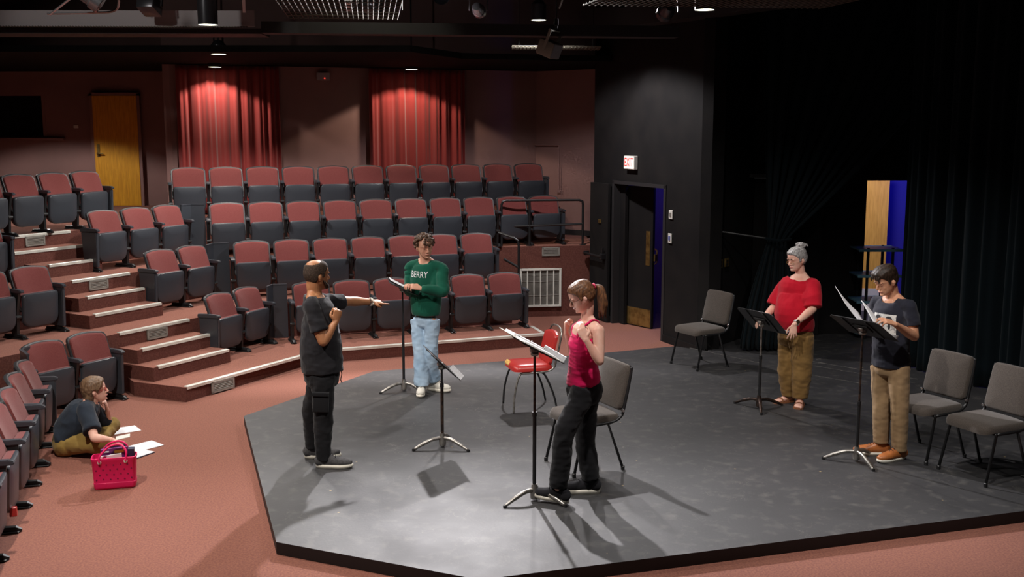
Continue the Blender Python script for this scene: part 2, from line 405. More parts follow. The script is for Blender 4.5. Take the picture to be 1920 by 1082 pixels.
def cw(px):   # point on the centre back wall for a sight line slope
    k = (px - 960) / 2000 * .99
    # x = k*y ; -s20 x + c20 y = CW
    y = CW / (c20 - s20 * k); return (k * y, y)
cl, cr = cw(322), cw(1005)
wall('wall_back', cl, cr, 0, HT, .15, 'pink_wall', 'dusty rose back wall behind the centre seats')
wall('wall_back_right', cr, (1.42, 17.85), 0, HT, .15, 'pink_wall', 'dusty rose angled wall at the right of the seats')
wall('wall_left', (-11.5, 18.75), (cl[0] + .05, 18.55), 0, HT, .15, 'pink_wall', 'dusty rose wall with the booth window and door', holes=[(0.3, 3.42, 2.76, 3.46)])
wall('wall_return', (cl[0], cl[1]), (cl[0] + .02, 18.6), 0, HT, .1, 'pink_wall')
wall('wall_far_left', (-11.4, -4), (-11.5, 18.7), 0, HT, .15, 'pink_wall')
# booth window
bm = BM(); box(bm, (-9.6, 18.80, 3.11), (3.5, .02, .72)); o = struct('window_1', bm, 'glass_dark', 'dark control booth window')
bm = BM(); box(bm, (-9.4, 18.60, 2.72), (3.35, .10, .035)); obj('window_sill', bm, 'pink_wall', o)
bm = BM(); box(bm, (-8.075, 18.66, 3.11), (.05, .06, .76)); obj('window_frame', bm, 'pink_wall', o)
# yellow door
bm = BM(); box(bm, (0, 0, .94), (.76, .045, 1.88), bev=.004, seg=1); o = struct('door_1', bm, 'yellow_door', 'golden wooden door in the rose wall behind the left seats'); o.location = (-6.80, 18.52, TZ[3])
bm = BM()
for sx in (-1, 1): box(bm, (sx * .405, .02, .95), (.05, .07, 1.94))
box(bm, (0, .02, 1.905), (.86, .07, .05)); obj('door_frame', bm, 'pink_wall', o)
bm = BM(); box(bm, (-.31, -.03, .95), (.045, .01, .22)); lathe(bm, [(.022, 0), (.022, .04), (.012, .05)], (-.31, -.035, .90), 12, 'Y'); box(bm, (-.27, -.075, .90), (.11, .015, .02), bev=.004); obj('door_handle', bm, 'brass', o)

# black wall with exit
BA, BB = (1.255, 16.42), (2.50, 13.42)
bd = (V(BB) - V(BA)).normalized(); bang = math.atan2(bd.y, bd.x)
def bw(t, off=0): return (BA[0] + bd.x * t + bd.y * off * -1 * -1, BA[1] + bd.y * t - bd.x * off * -1 * -1) if False else (BA[0] + bd.x * t - bd.y * off, BA[1] + bd.y * t + bd.x * off)
# off > 0 is behind the wall (to +x)
D0, D1 = .62, 2.16
wall('wall_right', BA, BB, 0, HT, .18, 'black_wall', 'black painted wall with the exit doorway', holes=[(D0, D1, 0, 2.14)])
wall('wall_right_end', BB, (BB[0] + .75, BB[1] + .95), 0, HT, .15, 'black_wall')
wall('wall_upstage', (BB[0] + .7, 14.35), (4.83, 14.55), 0, HT, .15, 'black_wall', 'black upstage wall', holes=[(.03, 1.02, 0, 2.25)])
wall('wall_upstage_header', (4.6, 14.55), (5.6, 14.6), 2.2, HT, .15, 'black_wall', 'black wall above the backstage opening')
bm = BM(); box(bm, (3.72, 14.44, 1.13), (.97, .05, 2.2)); struct('door_3', bm, 'black_wall', 'black scenery door in the upstage wall')
bm = BM(); box(bm, (3.70, 14.30, 2.28), (1.15, .08, .05)); struct('trim_20', bm, 'dark_beam')
# room behind the exit and backstage
wall('wall_corridor', (bw(.2, 1.6)), (bw(2.4, 1.6)), 0, HT, .1, 'blue')
wall('wall_corridor_end', (bw(.1, .2)), (bw(.1, 1.7)), 0, HT, .1, 'pink_wall')
wall('wall_backstage', (4.3, 17.6), (9.0, 17.6), 0, 4.0, .1, 'blue', 'blue lit backstage wall')
wall('wall_corridor_side', bw(2.4, 1.6), bw(2.5, .3), 0, HT, .1, 'black_wall')
wall('wall_backstage_side', (8.95, -4.0), (8.9, 17.7), 0, HT, .1, 'black_wall')
wall('wall_behind_camera', (9, -4.0), (-12, -4.0), 0, HT, .1, 'black_wall')
bm = BM(); prism(bm, [(-12, -4.1), (9, -4.1), (9, 20), (-12, 20)], HT, HT + .1); struct('ceiling', bm, 'black_ceiling', 'black painted ceiling')
bm = BM(); prism(bm, [(-11.4, 13.9), (-1.3, 13.9), (-.7, 15.3), (1.45, 15.9), (1.4, 18.9), (-11.4, 18.9)], 3.868, 3.95); struct('ceiling_2', bm, 'black_ceiling', 'low black ceiling over the back seat rows')
# baseboards
def base(name, a, b, h=.10, z=0, m='black_wall'):
    A, B = V((*a, 0)), V((*b, 0)); d = B - A
    bm = BM(); box(bm, (A + B) / 2 + V((0, 0, z + h / 2)), (d.length, .015, h), rz(math.atan2(d.y, d.x))); return struct(name, bm, m)
base('baseboard_right', bw(0, -.012), bw(D0, -.012)); base('baseboard_right_pier', bw(D1, -.012), bw(3.24, -.012))
base('baseboard_back_right', (cr[0] - .01, cr[1] - .02), (1.40, 17.83), .09, TZ[2], 'dark_beam')

# exit doors (double; left leaf folded back flat on the wall, right leaf half open)
def leaf(name, w, h, label):
    bm = BM(); box(bm, (w / 2, 0, h / 2 + .01), (w, .045, h), bev=.003, seg=1)
    box(bm, (w / 2, 0, h / 2 + .01), (w - .04, .047, h - .04))
    o = struct(name, bm, 'black_wall', label); return o
d2 = leaf('door_2', .58, 2.08, 'black exit door leaf folded back on the black wall'); p = bw(.03, -.05); d2.location = (p[0], p[1], 0); d2.rotation_euler = (0, 0, bang)
bm = BM(); tube(bm, [(-.06, -.09, 1.0), (.52, -.09, 1.0)], .018, 10); box(bm, (.5, -.06, 1.0), (.07, .08, .09), bev=.01); box(bm, (-.04, -.06, 1.0), (.05, .08, .07), bev=.01); box(bm, (.5, -.06, 1.08), (.03, .03, .1)); obj('push_bar', bm, 'black_metal', d2)
bm = BM(); box(bm, (.34, -.032, 1.52), (.075, .02, .055), bev=.004); obj('lock_plate', bm, 'brass', d2)
d4 = leaf('door_4', .53, 2.06, 'black exit door leaf standing half open with a brass kick plate'); p = bw(.80, .18); d4.location = (p[0], p[1], 0); d4.rotation_euler = (0, 0, R(-53))
bm = BM(); box(bm, (.265, -.026, .15), (.50, .006, .26)); obj('kick_plate', bm, 'brass', d4)
bm = BM(); box(bm, (.44, -.027, 1.18), (.085, .006, .5), bev=.002, seg=1); obj('push_plate', bm, 'brass', d4)
bm = BM(); tube(bm, [(.52, .03, 1.18), (.54, .06, 1.15), (.54, .06, .98), (.52, .03, .95)], .01, 8); box(bm, (.54, .03, 1.05), (.03, .05, .1)); obj('door_handle', bm, 'brass', d4)
bm = BM()
p0, p1 = bw(D0 + .03, .09), bw(D1 - .03, .09)
for p in (p0, p1): box(bm, (p[0], p[1], 1.07), (.06, .2, 2.14), rz(bang))
pm = ((p0[0] + p1[0]) / 2, (p0[1] + p1[1]) / 2); box(bm, (pm[0], pm[1], 2.12), (1.54, .2, .05), rz(bang)); struct('trim_21', bm, 'dark_beam', 'black door frame around the exit doorway')
# filler panel left of the open leaf
bm = BM(); p = bw(.74, .12); box(bm, (p[0], p[1], 1.06), (.2, .05, 2.1), rz(bang)); struct('trim_22', bm, 'black_wall')

# exit sign
p = bw(1.22, -.035)
s = empty('exit_sign', (p[0], p[1], 2.42), bang, 'white exit sign with red letters above the doorway', 'sign')
bm = BM(); box(bm, (0, 0, 0), (.30, .06, .19), bev=.004, seg=1); obj('housing', bm, 'white_plate', s)
M['sign_face'] = mat('lit_sign_face', (.9, .88, .82), .5, emit=((1, .93, .85), .35)); M['sign_red'] = mat('sign_red', (.7, .02, .02), .5, emit=((.9, .05, .04), .3))
bm = BM(); box(bm, (0, -.032, 0), (.28, .004, .17)); obj('face', bm, 'sign_face', s)
text_mesh('lettering', 'EXIT', .175, 'sign_red', s, Matrix.Translation((0, -.036, 0)) @ Matrix.Rotation(R(90), 4, 'X'), .001, .72)
# plates by the door
def plate(name, t, z, w, h, m, label, cat, off=-.012, inner=None):
    p = bw(t, off); r_ = empty(name, (p[0], p[1], z), bang, label, cat)
    bm = BM(); box(bm, (0, 0, 0), (w, .016, h), bev=.003, seg=1); obj('plate', bm, m, r_)
    if inner: bm = BM(); box(bm, (0, -.012, 0), (w * .4, .014, h * .45), bev=.002, seg=1); obj('switch', bm, inner, r_)
    return r_
M['blue_tag'] = mat('blue_print', (.12, .16, .5), .5)
plate('wall_plate', 2.31, 1.76, .09, .12, 'white_plate', 'upper white switch plate beside the exit doorway', 'switch plate', inner='vent')
plate('wall_plate', 2.30, 1.44, .085, .13, 'white_plate', 'lower white plate with a blue mark beside the exit doorway', 'switch plate', inner='blue_tag')
# outlets on the upstage black wall
for i, (x, w_, lab) in enumerate([(2.60, .035, 'narrow sliver of a brass outlet plate, left of the outlet trio'), (2.67, .075, 'middle brass outlet plate on the upstage black wall'), (2.78, .075, 'right brass outlet plate, rightmost of the outlet trio')]):
    t = (x - 2.5) / .75; y = BB[1] + .95 * t - .02
    r_ = empty('outlet_plate', (x, y, 1.18), math.atan2(.95, .75), lab, 'outlet')
    bm = BM(); box(bm, (0, -.01, 0), (w_ * 1.5, .014, .11), bev=.003, seg=1); obj('plate', bm, 'brass', r_)
    bm = BM(); box(bm, (0, -.02, .022), (w_ * .6, .006, .025)); box(bm, (0, -.02, -.022), (w_ * .6, .006, .025)); obj('socket', bm, 'black_metal', r_)
# outlet on left wall, thermostat
r_ = empty('wall_outlet', (-5.80, 18.60, 1.95), 0, 'small black wall outlet on the rose wall right of the golden door', 'outlet')
bm = BM(); box(bm, (0, -.01, 0), (.07, .015, .115), bev=.003, seg=1); obj('plate', bm, 'black_metal', r_)
r_ = empty('thermostat', (-7.52, 18.62, 2.93), 0, 'small pale thermostat left of the golden door', 'thermostat')
bm = BM(); box(bm, (0, -.012, 0), (.08, .025, .05), bev=.004, seg=1); obj('casing', bm, 'white_plate', r_)
# conduit on the angled rose wall
cd = (V((1.42, 17.85)) - V(cr)).normalized()
def cwp(t): return (cr[0] + cd.x * t - .03, cr[1] + cd.y * t - .03)
bm = BM(); a_, b_ = cwp(.02), cwp(.52)
tube(bm, [(a_[0] - .0, a_[1], 2.62), (b_[0], b_[1], 2.62), (b_[0], b_[1], 1.85)], .013, 8)
box(bm, (b_[0], b_[1], 1.84), (.05, .03, .05)); o = obj('conduit_pipe', bm, 'pink_wall'); tag(o, 'thin painted conduit bent across and down the rose wall', 'pipe')
# projector-like box with red led high on the back wall
p = cw(609); r_ = empty('wall_sensor', (p[0], p[1] - .05, 3.72), R(20), 'small box with a red light high on the back wall between the curtains', 'sensor')
bm = BM(); box(bm, (0, -.03, 0), (.2, .06, .12), bev=.006); obj('casing', bm, 'beam', r_)
bm = BM(); box(bm, (.02, -.065, -.03), (.012, .006, .012)); obj('led', bm, 'led_red', r_)

# ---- red curtains
def drape(name, a, b, z0, z1, folds, amp, m, label, cat='curtain', nz=24, gather=None, seedv=1):
    A, B = V((*a, 0)), V((*b, 0)); d = (B - A); Ln = d.length; d.normalize(); n = V((d.y, -d.x, 0))
    rr = random.Random(seedv); ph = [rr.uniform(0, 6.28) for _ in range(6)]
    nu = int(folds * 14); bm = BM(); g = []
    for j in range(nz + 1):
        row = []; fz = j / nz
        for i in range(nu + 1):
            u = i / nu
            uu = u * folds * 2 * math.pi
            q_ = uu + .9 * math.sin(u * 7 + ph[0]) + .5 * math.sin(u * 17 + ph[1]) + .12 * math.sin(fz * 3 + u * 9 + ph[2]); w_ = 1 - 2 * abs(math.cos(q_ / 2)) ** 4 + .18 * math.sin(q_ * 3)
            w2 = math.sin(uu * 2.3 + ph[3] + fz * .6) * .35 + math.sin(uu * .37 + ph[4]) * .4
            off = amp * (w_ + w2) * (1.0 - .25 * fz)
            p = A + d * (Ln * u) + n * off
            z = z0 + (z1 - z0) * fz
            row.append(bm.verts.new((p.x, p.y, z)))
        g.append(row)
    for j in range(nz):
        for i in range(nu): bm.faces.new((g[j][i], g[j][i + 1], g[j + 1][i + 1], g[j + 1][i]))
    o = obj(name, bm, m, smooth=True)
    mo = o.modifiers.new('thickness', 'SOLIDIFY'); mo.thickness = .006
    tag(o, label, cat); return o
def cwo(px, off): p = cw(px); return (p[0] + s20 * off, p[1] - c20 * off)
drape('stage_curtain', cwo(333, .12), cwo(524, .12), TZ[3] + .02, 3.86, 8, .030, 'curtain', 'red velvet curtain, left of the two, spotlit on the back wall', seedv=3)
drape('stage_curtain', cwo(690, .12), cwo(868, .12), TZ[3] + .02, 3.86, 8, .032, 'curtain', 'red velvet curtain, right of the two, spotlit on the back wall', seedv=8)
# black masking drape at the right (runs toward the viewer)
drape('masking_drape', (4.66, 12.68), (6.6, 8.1), STZ + .01, 5.4, 17, .065, 'drape', 'tall black velour drape hanging behind the grey chairs at the right', seedv=5)
# header above drape opening / swagged drape tied to the left
def swag():
    bm = BM(); top_a, top_b = V((3.15, 13.75, 4.6)), V((5.9, 13.0, 4.6)); tie = V((3.33, 13.35, 1.52))
    nu, nv = 90, 40; g = []
    for j in range(nv + 1):
        row = []; f = j / nv
        for i in range(nu + 1):
            u = i / nu
            top = top_a.lerp(top_b, u)
            if f < .62:
                k = f / .62; kk = k ** .85
                cen = tie + V(((u - .5) * .22, 0, 0))
                p = top.lerp(cen, kk); p.z = top.z + (cen.z - top.z) * k ** (1.0 - .25 * u)
                p.x += math.sin(k * math.pi) * .10 * (u - .25)
            else:
                k = (f - .62) / .38
                wid = .22 + .42 * math.sin(k * math.pi / 2); p = tie + V(((u - .5) * wid - .10 * k, 0, -1.40 * k))
            amp = .05 * min(1, abs(f - .62) * 5 + .25)
            p.y += amp * math.sin(u * 2 * math.pi * 11 + .7 * math.sin(u * 9)) + .02 * math.sin(u * 31)
            row.append(bm.verts.new(p))
        g.append(row)
    for j in range(nv):
        for i in range(nu): bm.faces.new((g[j][i], g[j][i + 1], g[j + 1][i + 1], g[j + 1][i]))
    o = obj('swagged_drape', bm, 'drape', smooth=True); o.modifiers.new('t', 'SOLIDIFY').thickness = .006
    tag(o, 'black drape pulled aside and tied, hanging behind the woman in red', 'curtain')
    bm = BM(); tube(bm, catmull([tie + V((-.16, -.07, .02)), tie + V((0, -.13, 0)), tie + V((.16, -.06, .01))], 5), .018, 8); obj('tieback', bm, 'drape', o)
swag()
bm = BM(); tube(bm, [(2.66, 13.55, 1.60), (3.4, 13.42, 1.50)], .014, 8); o = obj('wall_pipe', bm, 'black_metal'); tag(o, 'thin dark horizontal pipe on the upstage wall beside the tied drape', 'pipe')
# swag of cloth hiding upper opening at right: pale grey patch of wall seen between drapes is the upstage header

# ---- backstage: amber panel, shelving
bm = BM(); box(bm, (0, 0, 1.2), (.37, .05, 2.4), bev=.004, seg=1); o = obj('wooden_flat', bm, 'yellow_panel'); o.location = (5.72, 16.75, .001); tag(o, 'amber wooden panel standing backstage behind the shelves', 'wood panel')
bm = BM(); box(bm, (0, 0, .20), (.50, .03, .40)); o = obj('pale_slab', bm, 'white_plate'); o.location = (5.70, 16.66, .001); tag(o, 'low pale slab standing backstage under the amber panel', 'slab')  # plain pale slab, low in front of the amber panel
M['shelf_teal_light'] = mat('teal_light_on_shelf', (.11, .24, .32), .45)  # teal light falling on the shelves is put into their colour
r_ = empty('shelf_unit', (4.92, 14.35, STZ), 0, 'black metal shelf rack with shelves tinted for teal light standing in the backstage opening', 'shelf')
for sx in (-.30, .0, .30):
    if sx == 0: continue
    for sy in (-.2, .2):
        bm = BM(); box(bm, (sx * .55, sy, .71), (.03, .03, 1.05)); obj('post', bm, 'black_metal', r_)
for z in (.52, .87, 1.22):
    bm = BM(); box(bm, (0, 0, z - .01), (.58, .46, .02)); box(bm, (0, -.235, z - .015), (.6, .012, .035)); box(bm, (0, .235, z - .015), (.6, .012, .035)); obj('shelf', bm, 'shelf_teal_light', r_)
bm = BM(); box(bm, (0, 0, .08), (.58, .46, .02)); obj('shelf', bm, 'shelf_teal_light', r_)
for sx in (-1, 1):
    for sy in (-.2, .2):
        bm = BM(); box(bm, (sx * .165, sy, .1), (.03, .03, .20)); obj('foot', bm, 'black_metal', r_)

# ---- chalk/tape lines upstage right on the stage floor
M['tape'] = mat('worn_white_line', (.16, .15, .14), .7, nz=(20, 4, .4, .6), col2=(.05, .05, .05))
def tape(a, b, lab, w_=.02):
    A, B = V((*a, 0)), V((*b, 0)); d = B - A
    bm = BM(); box(bm, (A + B) / 2 + V((0, 0, STZ + .001)), (d.length, w_, .002), rz(math.atan2(d.y, d.x))); o = obj('floor_tape', bm, 'tape'); tag(o, lab, 'floor line')
tape((2.30, 13.55), (3.0, 12.65), 'worn white line on the stage floor behind the lone grey chair', .015)
tape((3.5, 12.9), (4.6, 11.8), 'worn white double line, upper one, right of the woman in red')
tape((3.42, 12.7), (4.5, 11.62), 'worn white double line, lower one, right of the woman in red', .012)
tape((3.35, 12.1), (3.95, 11.55), 'short worn white line nearest the man in the navy shirt', .015)

# ---- railings
def rail(paths, label, r=.019, base_pts=()):
    root = empty('railing', paths[0][0], 0, label, 'railing'); o0 = V(paths[0][0])
    for k, p in enumerate(paths):
        bm = BM(); tube(bm, [V(q) - o0 for q in p], r, 10); obj('top_rail' if k == 0 else 'rail_bar', bm, 'black_metal', root)
    for b in base_pts:
        bm = BM(); lathe(bm, [(.05, 0), (.05, .008), (.025, .012)], V(b) - o0, 16); obj('base_flange', bm, 'black_metal', root)
zc = TZ[2]; ry = lowwall
def rp(x, z): return (x, ry(x) + .06, z)
top = zc + .70
rail([[rp(-.16, zc + .30), rp(-.16, top - .06), rp(-.14, top - .01), rp(-.09, top + .005), rp(1.04, top + .0), rp(1.09, top - .02), rp(1.10, top - .07), rp(1.10, zc)],
      [rp(-.16, zc), rp(-.16, zc + .32)], [rp(-.16, zc + .30), rp(1.10, zc + .33)], [rp(.27, top), rp(.27, zc)]], 'black pipe railing along the raised tier at the right of the seats', base_pts=[rp(1.10, zc), rp(.27, zc)])
zb = TZ[1]
rail([[(-.20, 15.9, 1.36), (.03, 15.72, 1.30), (.09, 15.70, 1.26), (.10, 15.70, 1.18), (.10, 15.7, .0)], [(.10, 15.7, .86), (-.12, 15.75, .98)]],
     'short bent black handrail at the right end of the second seat row')
# ================================================================ theatre seats
# local frame: sitter faces -Y, origin on the tier floor straight under the top of the back, half spacing .2675
SP = .535
def rounded(w, h, r, arch=0.0, n=5, rb=None):
    """outline of a rounded panel centred in u, from v=0 to v=h, top arched"""
    rb = r if rb is None else rb; pts = []
    for (cx, cy, a0, rr) in ((w / 2 - rb, rb, -90, rb), (w / 2 - r, h - r, 0, r)):
        for k in range(n + 1):
            a = R(a0 + 90 * k / n); pts.append((cx + rr * math.cos(a), cy + rr * math.sin(a)))
    if arch:
        for k in range(1, 8): 
            u = (w / 2 - r) * (1 - 2 * k / 8); pts.append((u, h + arch * (1 - (u / (w / 2 - r)) ** 2)))
    for (cx, cy, a0, rr) in ((-w / 2 + r, h - r, 90, r), (-w / 2 + rb, rb, 180, rb)):
        for k in range(n + 1):
            a = R(a0 + 90 * k / n); pts.append((cx + rr * math.cos(a), cy + rr * math.sin(a)))
    return pts
def pad(bm, outline, place, th, inset=.012, depth=.012):
    """panel whose front is bevelled toward the viewer; place(u, v, d) -> point, d toward the front"""
    us = [p[0] for p in outline]; vs_ = [p[1] for p in outline]; cu = (max(us) + min(us)) / 2; cv = (max(vs_) + min(vs_)) / 2
    W_, H_ = max(us) - min(us), max(vs_) - min(vs_)
    def ring(k, d): 
        sx, sy = 1 - 2 * k / W_, 1 - 2 * k / H_
        return [bm.verts.new(place(cu + (u - cu) * sx, cv + (v - cv) * sy, d)) for u, v in outline]
    rs = [ring(0, 0), ring(0, th - depth), ring(inset * .4, th - depth * .3), ring(inset * 1.3, th), ring(W_ * .28, th + .004)]
    n = len(outline)
    for a, b in zip(rs, rs[1:]):
        for i in range(n): bm.faces.new((a[i], a[(i + 1) % n], b[(i + 1) % n], b[i]))
    bm.faces.new(rs[-1]); bm.faces.new(rs[0][::-1]); bmesh.ops.recalc_face_normals(bm, faces=bm.faces[:])
def back_place(u, v, d):      # v from the bottom of the back (z .30) up to .75; concave toward the sitter
    z = .285 + v * .985; y = -.175 + v * .36 - d * .97 - .9 * u * u
    return V((u, y, z + d * .25))
def seat_place(u, v, d):      # folded-up pan, v from bottom (z .10) to top (z .49)
    z = .105 + v * .985; y = -.245 - v * .07 - d
    return V((u, y + .35 * u * u, z))
def make_seat(end_left=False, end_right=False):
    root = empty('theatre_seat', (0, 0, 0), 0)
    bm = BM(); pad(bm, rounded(.492, .46, .05, .018), back_place, .035); smooth_angle(obj('back_shell', bm, 'shell', root), 40)
    bm = BM(); pad(bm, rounded(.452, .435, .045, .016), lambda u, v, d: back_place(u, v + .006, d + .028), .035, .02, .02); smooth_angle(obj('back_cushion', bm, 'maroon', root), 50)
    bm = BM(); pad(bm, rounded(.452, .385, .04, .004, rb=.11), lambda u, v, d: seat_place(u, v, d), .035, .014, .018); smooth_angle(obj('seat_pan', bm, 'plastic', root), 40)
    bm = BM(); pad(bm, rounded(.43, .375, .04, rb=.09), lambda u, v, d: seat_place(u, v + .012, -d + .006), .075, .02, .03); smooth_angle(obj('seat_cushion', bm, 'maroon', root), 50)
    def arm(x, panel):
        bm = BM()
        pts = [(-.015, .545), (-.16, .55), (-.30, .548), (-.335, .535), (-.335, .512), (-.3, .508), (-.12, .505), (-.015, .5)]
        poly_slab(bm, [(p[0], p[1]) for p in pts], (x, 0, 0), V((0, 1, 0)), V((0, 0, 1)), V((1, 0, 0)), .052)
        bmesh.ops.bevel(bm, geom=bm.edges[:], offset=.006, segments=2, affect='EDGES')
        smooth_angle(obj('armrest', bm, 'plastic', root), 40)
        bm = BM()
        if panel: poly_slab(bm, [(-.03, .505), (-.315, .505), (-.30, .06), (-.06, .06)], (x, 0, 0), V((0, 1, 0)), V((0, 0, 1)), V((1, 0, 0)), .045); bmesh.ops.bevel(bm, geom=bm.edges[:], offset=.008, segments=2, affect='EDGES')
        else:
            poly_slab(bm, [(-.06, .505), (-.28, .505), (-.24, .30), (-.22, .05), (-.13, .05), (-.11, .28)], (x, 0, 0), V((0, 1, 0)), V((0, 0, 1)), V((1, 0, 0)), .032)
            lathe(bm, [(.022, -.03), (.022, .03)], (x, -.235, .24), 10, 'X')
        obj('end_panel' if panel else 'support', bm, 'plastic' if panel else 'black_metal', root)
        bm = BM(); box(bm, (x, -.18, .05), (.03, .07, .1)); tube(bm, [(x, .0, .022), (x, -.2, .03), (x, -.31, .024), (x, -.35, .012)], [.018, .026, .028, .014], 8); box(bm, (x, -.17, .008), (.075, .34, .016), bev=.006, seg=1)
        obj('foot', bm, 'black_metal', root)
    arm(SP / 2, end_right)
    if end_left is not None: arm(-SP / 2, end_left)
    return root
protos = {}
ORD = ['first', 'second', 'third', 'fourth', 'fifth', 'sixth', 'seventh', 'eighth', 'ninth', 'tenth', 'last']
def seat_row(P0, ang, n, z, label, group, left=None, right=None, sp=SP, labels=None):
    d = V((math.cos(ang), math.sin(ang), 0))
    for i in range(n):
        L_ = left if i == 0 else None        # only the first seat of a row owns its left arm
        if i == 0 and left is None: L_ = False
        Rr = bool(right) if i == n - 1 else False
        key = (L_, Rr)
        if key not in protos: o = protos[key] = make_seat(L_, Rr)
        else: o = copy_tree(protos[key])
        p = V((*P0, z)) + d * sp * i
        o.location = p; o.rotation_euler = (0, 0, ang)
        tag(o, labels[i] if labels else label % (ORD[i] if i < n - 1 or n < 3 else 'last'), 'theatre seat', group)
GA = 'maroon theatre seats with folded black pans'
# centre block
def row20(n20, x0, n, z, label, left=None, right=None, sp=SP, a=20, labels=None):
    y0 = (n20 + s20 * x0) / c20
    seat_row((x0, y0), R(a), n, z, label, GA, left, right, sp, labels)
row20(16.55, -4.80, 11, TZ[3], 'maroon theatre seat, %s from the left in the centre back row', None, True)
row20(15.66, -4.07, 10, TZ[2], 'maroon theatre seat, %s from the left in the third centre row', None, True)
row20(14.88, -3.58, 7, TZ[1], 'maroon theatre seat, %s from the left in the second centre row', None, True)
row20(13.93, -2.66, 6, TZ[0], '', None, True, labels=[
 'maroon theatre seat, leftmost of the front centre row',
 'maroon theatre seat in the front centre row behind the pointing arm of the man',
 'maroon theatre seat in the front centre row behind the pointing fingertip',
 'maroon theatre seat in the front centre row hidden behind the person in the green sweatshirt',
 'maroon theatre seat in the front centre row, second from its right end',
 'maroon theatre seat at the right end of the front centre row beside the big grille'])
# block right of the aisle
def row60(n60, t0, n, z, label, left=None, right=None, labels=None, sp=SP, a=61):
    seat_row(L60(n60, t0), R(a), n, z, label, GA, left, right, sp, labels)
row60(9.60, 9.30, 2, TZ[0], 'maroon theatre seat, %s from the stairs in the front row on their right', True, False, a=66)
row60(10.64, 9.36, 2, TZ[1], 'maroon theatre seat, %s from the aisle in the second row right of the stairs', True, False)
row60(11.50, 9.22, 3, TZ[2], 'maroon theatre seat, %s from the aisle in the third row right of the stairs', True, False)
# left of the aisle
row60(9.54, 6.82, 2, 0, '', False, True, labels=['maroon floor level seat just behind the seated person, left of the pair', 'maroon floor level seat against the bottom of the stairs, right of the pair'])
row60(10.58, 6.40, 3, TZ[1], '', False, True, labels=['maroon theatre seat cut by the left frame edge above the floor level seats', 'maroon theatre seat, left of the two whole ones on the tier left of the stairs', 'maroon theatre seat directly left of the middle of the stairs, with a black end panel'])
row60(11.60, 7.05, 2, TZ[2], '', False, True, labels=['maroon theatre seat hidden at the far left edge on the third tier', 'maroon theatre seat at the far left edge beside the upper stairs, third tier'])
row60(12.12, 7.48, 5, TZ[3], '', False, True, a=65, labels=['maroon theatre seat off the left edge in the top left row', 'maroon theatre seat cut by the left frame edge in the top left row', 'maroon theatre seat in the top left row, third from the golden door', 'maroon theatre seat in the top left row, second from the golden door', 'maroon theatre seat in the top left row, nearest the golden door'])
# rows along the left edge, on the pit floor, seats facing right
dirL = V((-.279, .960, 0)); angL = R(106.2)
for k, (x, y, n, labs) in enumerate([(-4.02, 9.0, 2, ['maroon theatre seat at the left edge beside the seated person, nearer one', 'maroon theatre seat at the left edge behind the seated person, farther one']),
                               (-3.28, 6.38, 5, ['maroon theatre seat in the very lower left corner, mostly outside the frame', 'maroon theatre seat, nearest whole one of the left edge row', 'maroon theatre seat in the left edge row, second nearest to the lower left corner', 'maroon theatre seat in the left edge row, third nearest to the lower left corner', 'maroon theatre seat in the left edge row, farthest of the nearer group'])]):
    # (x, y) is the front tip of the first armrest; step half a seat along and .335 back
    f = V((.960, .279, 0)); p0 = V((x, y, 0)) - f * (.335 + (.05 if k == 0 else 0)) + dirL * (SP / 2)
    seat_row((p0.x, p0.y), angL, n, 0, '', GA, False, True if k == 0 else False, labels=labs)

# folded black wedge panels that close the gap where rows bend
def wedge(a, m, b, z, h, label):
    bm = BM()
    for p, q in ((a, m), (m, b)):
        P_, Q_ = V((*p, 0)), V((*q, 0)); d = Q_ - P_
        box(bm, (P_ + Q_) / 2 + V((0, 0, z + h / 2 + .03)), (d.length + .01, .022, h), rz(math.atan2(d.y, d.x)))
        box(bm, (P_ + Q_) / 2 + V((0, 0, z + h + .035)), (d.length + .01, .03, .014), rz(math.atan2(d.y, d.x)))
    o = obj('wedge_panel', bm, 'plastic'); tag(o, label, 'panel')
for (n6, t_end, n2, x2, z, lab) in [(9.50, 9.30 + 1.5 * SP, 13.93, -2.66, TZ[0], 'folded black panel between the front row stair-side seats and the centre row'),
                                (10.6, 9.36 + 1.5 * SP, 14.88, -3.58, TZ[1], 'folded black panel filling the bend of the second row'),
                                (11.48, 9.22 + 2.5 * SP, 15.66, -4.07, TZ[2], 'folded black panel filling the bend of the third row')]:
    a = L60(n6 - .02, t_end + .04); y2 = (n2 + s20 * x2) / c20; b = (x2 - c20 * (SP / 2 + .03), y2 - s20 * (SP / 2 + .03))
    A_, B_ = V(a), V(b); mid = (A_ + B_) / 2; dd = (B_ - A_); nn = V((-dd.y, dd.x)).normalized()
    mid = mid + nn * .10
    wedge(a, tuple(mid), b, z, .70, lab)
wedge(L60(9.44, 6.66), (-4.86, 10.35), (-4.68, 10.1), 0, .70, 'folded black panel at the far left where the floor level rows bend')
# small red tag on the left seats' foot
bm = BM(); box(bm, (-3.66, 7.50, .12), (.05, .04, .07), rz(.3), .004, 1); o = obj('red_tag', bm, 'red_vinyl'); tag(o, 'small red tag hanging low on the left edge seats', 'tag')
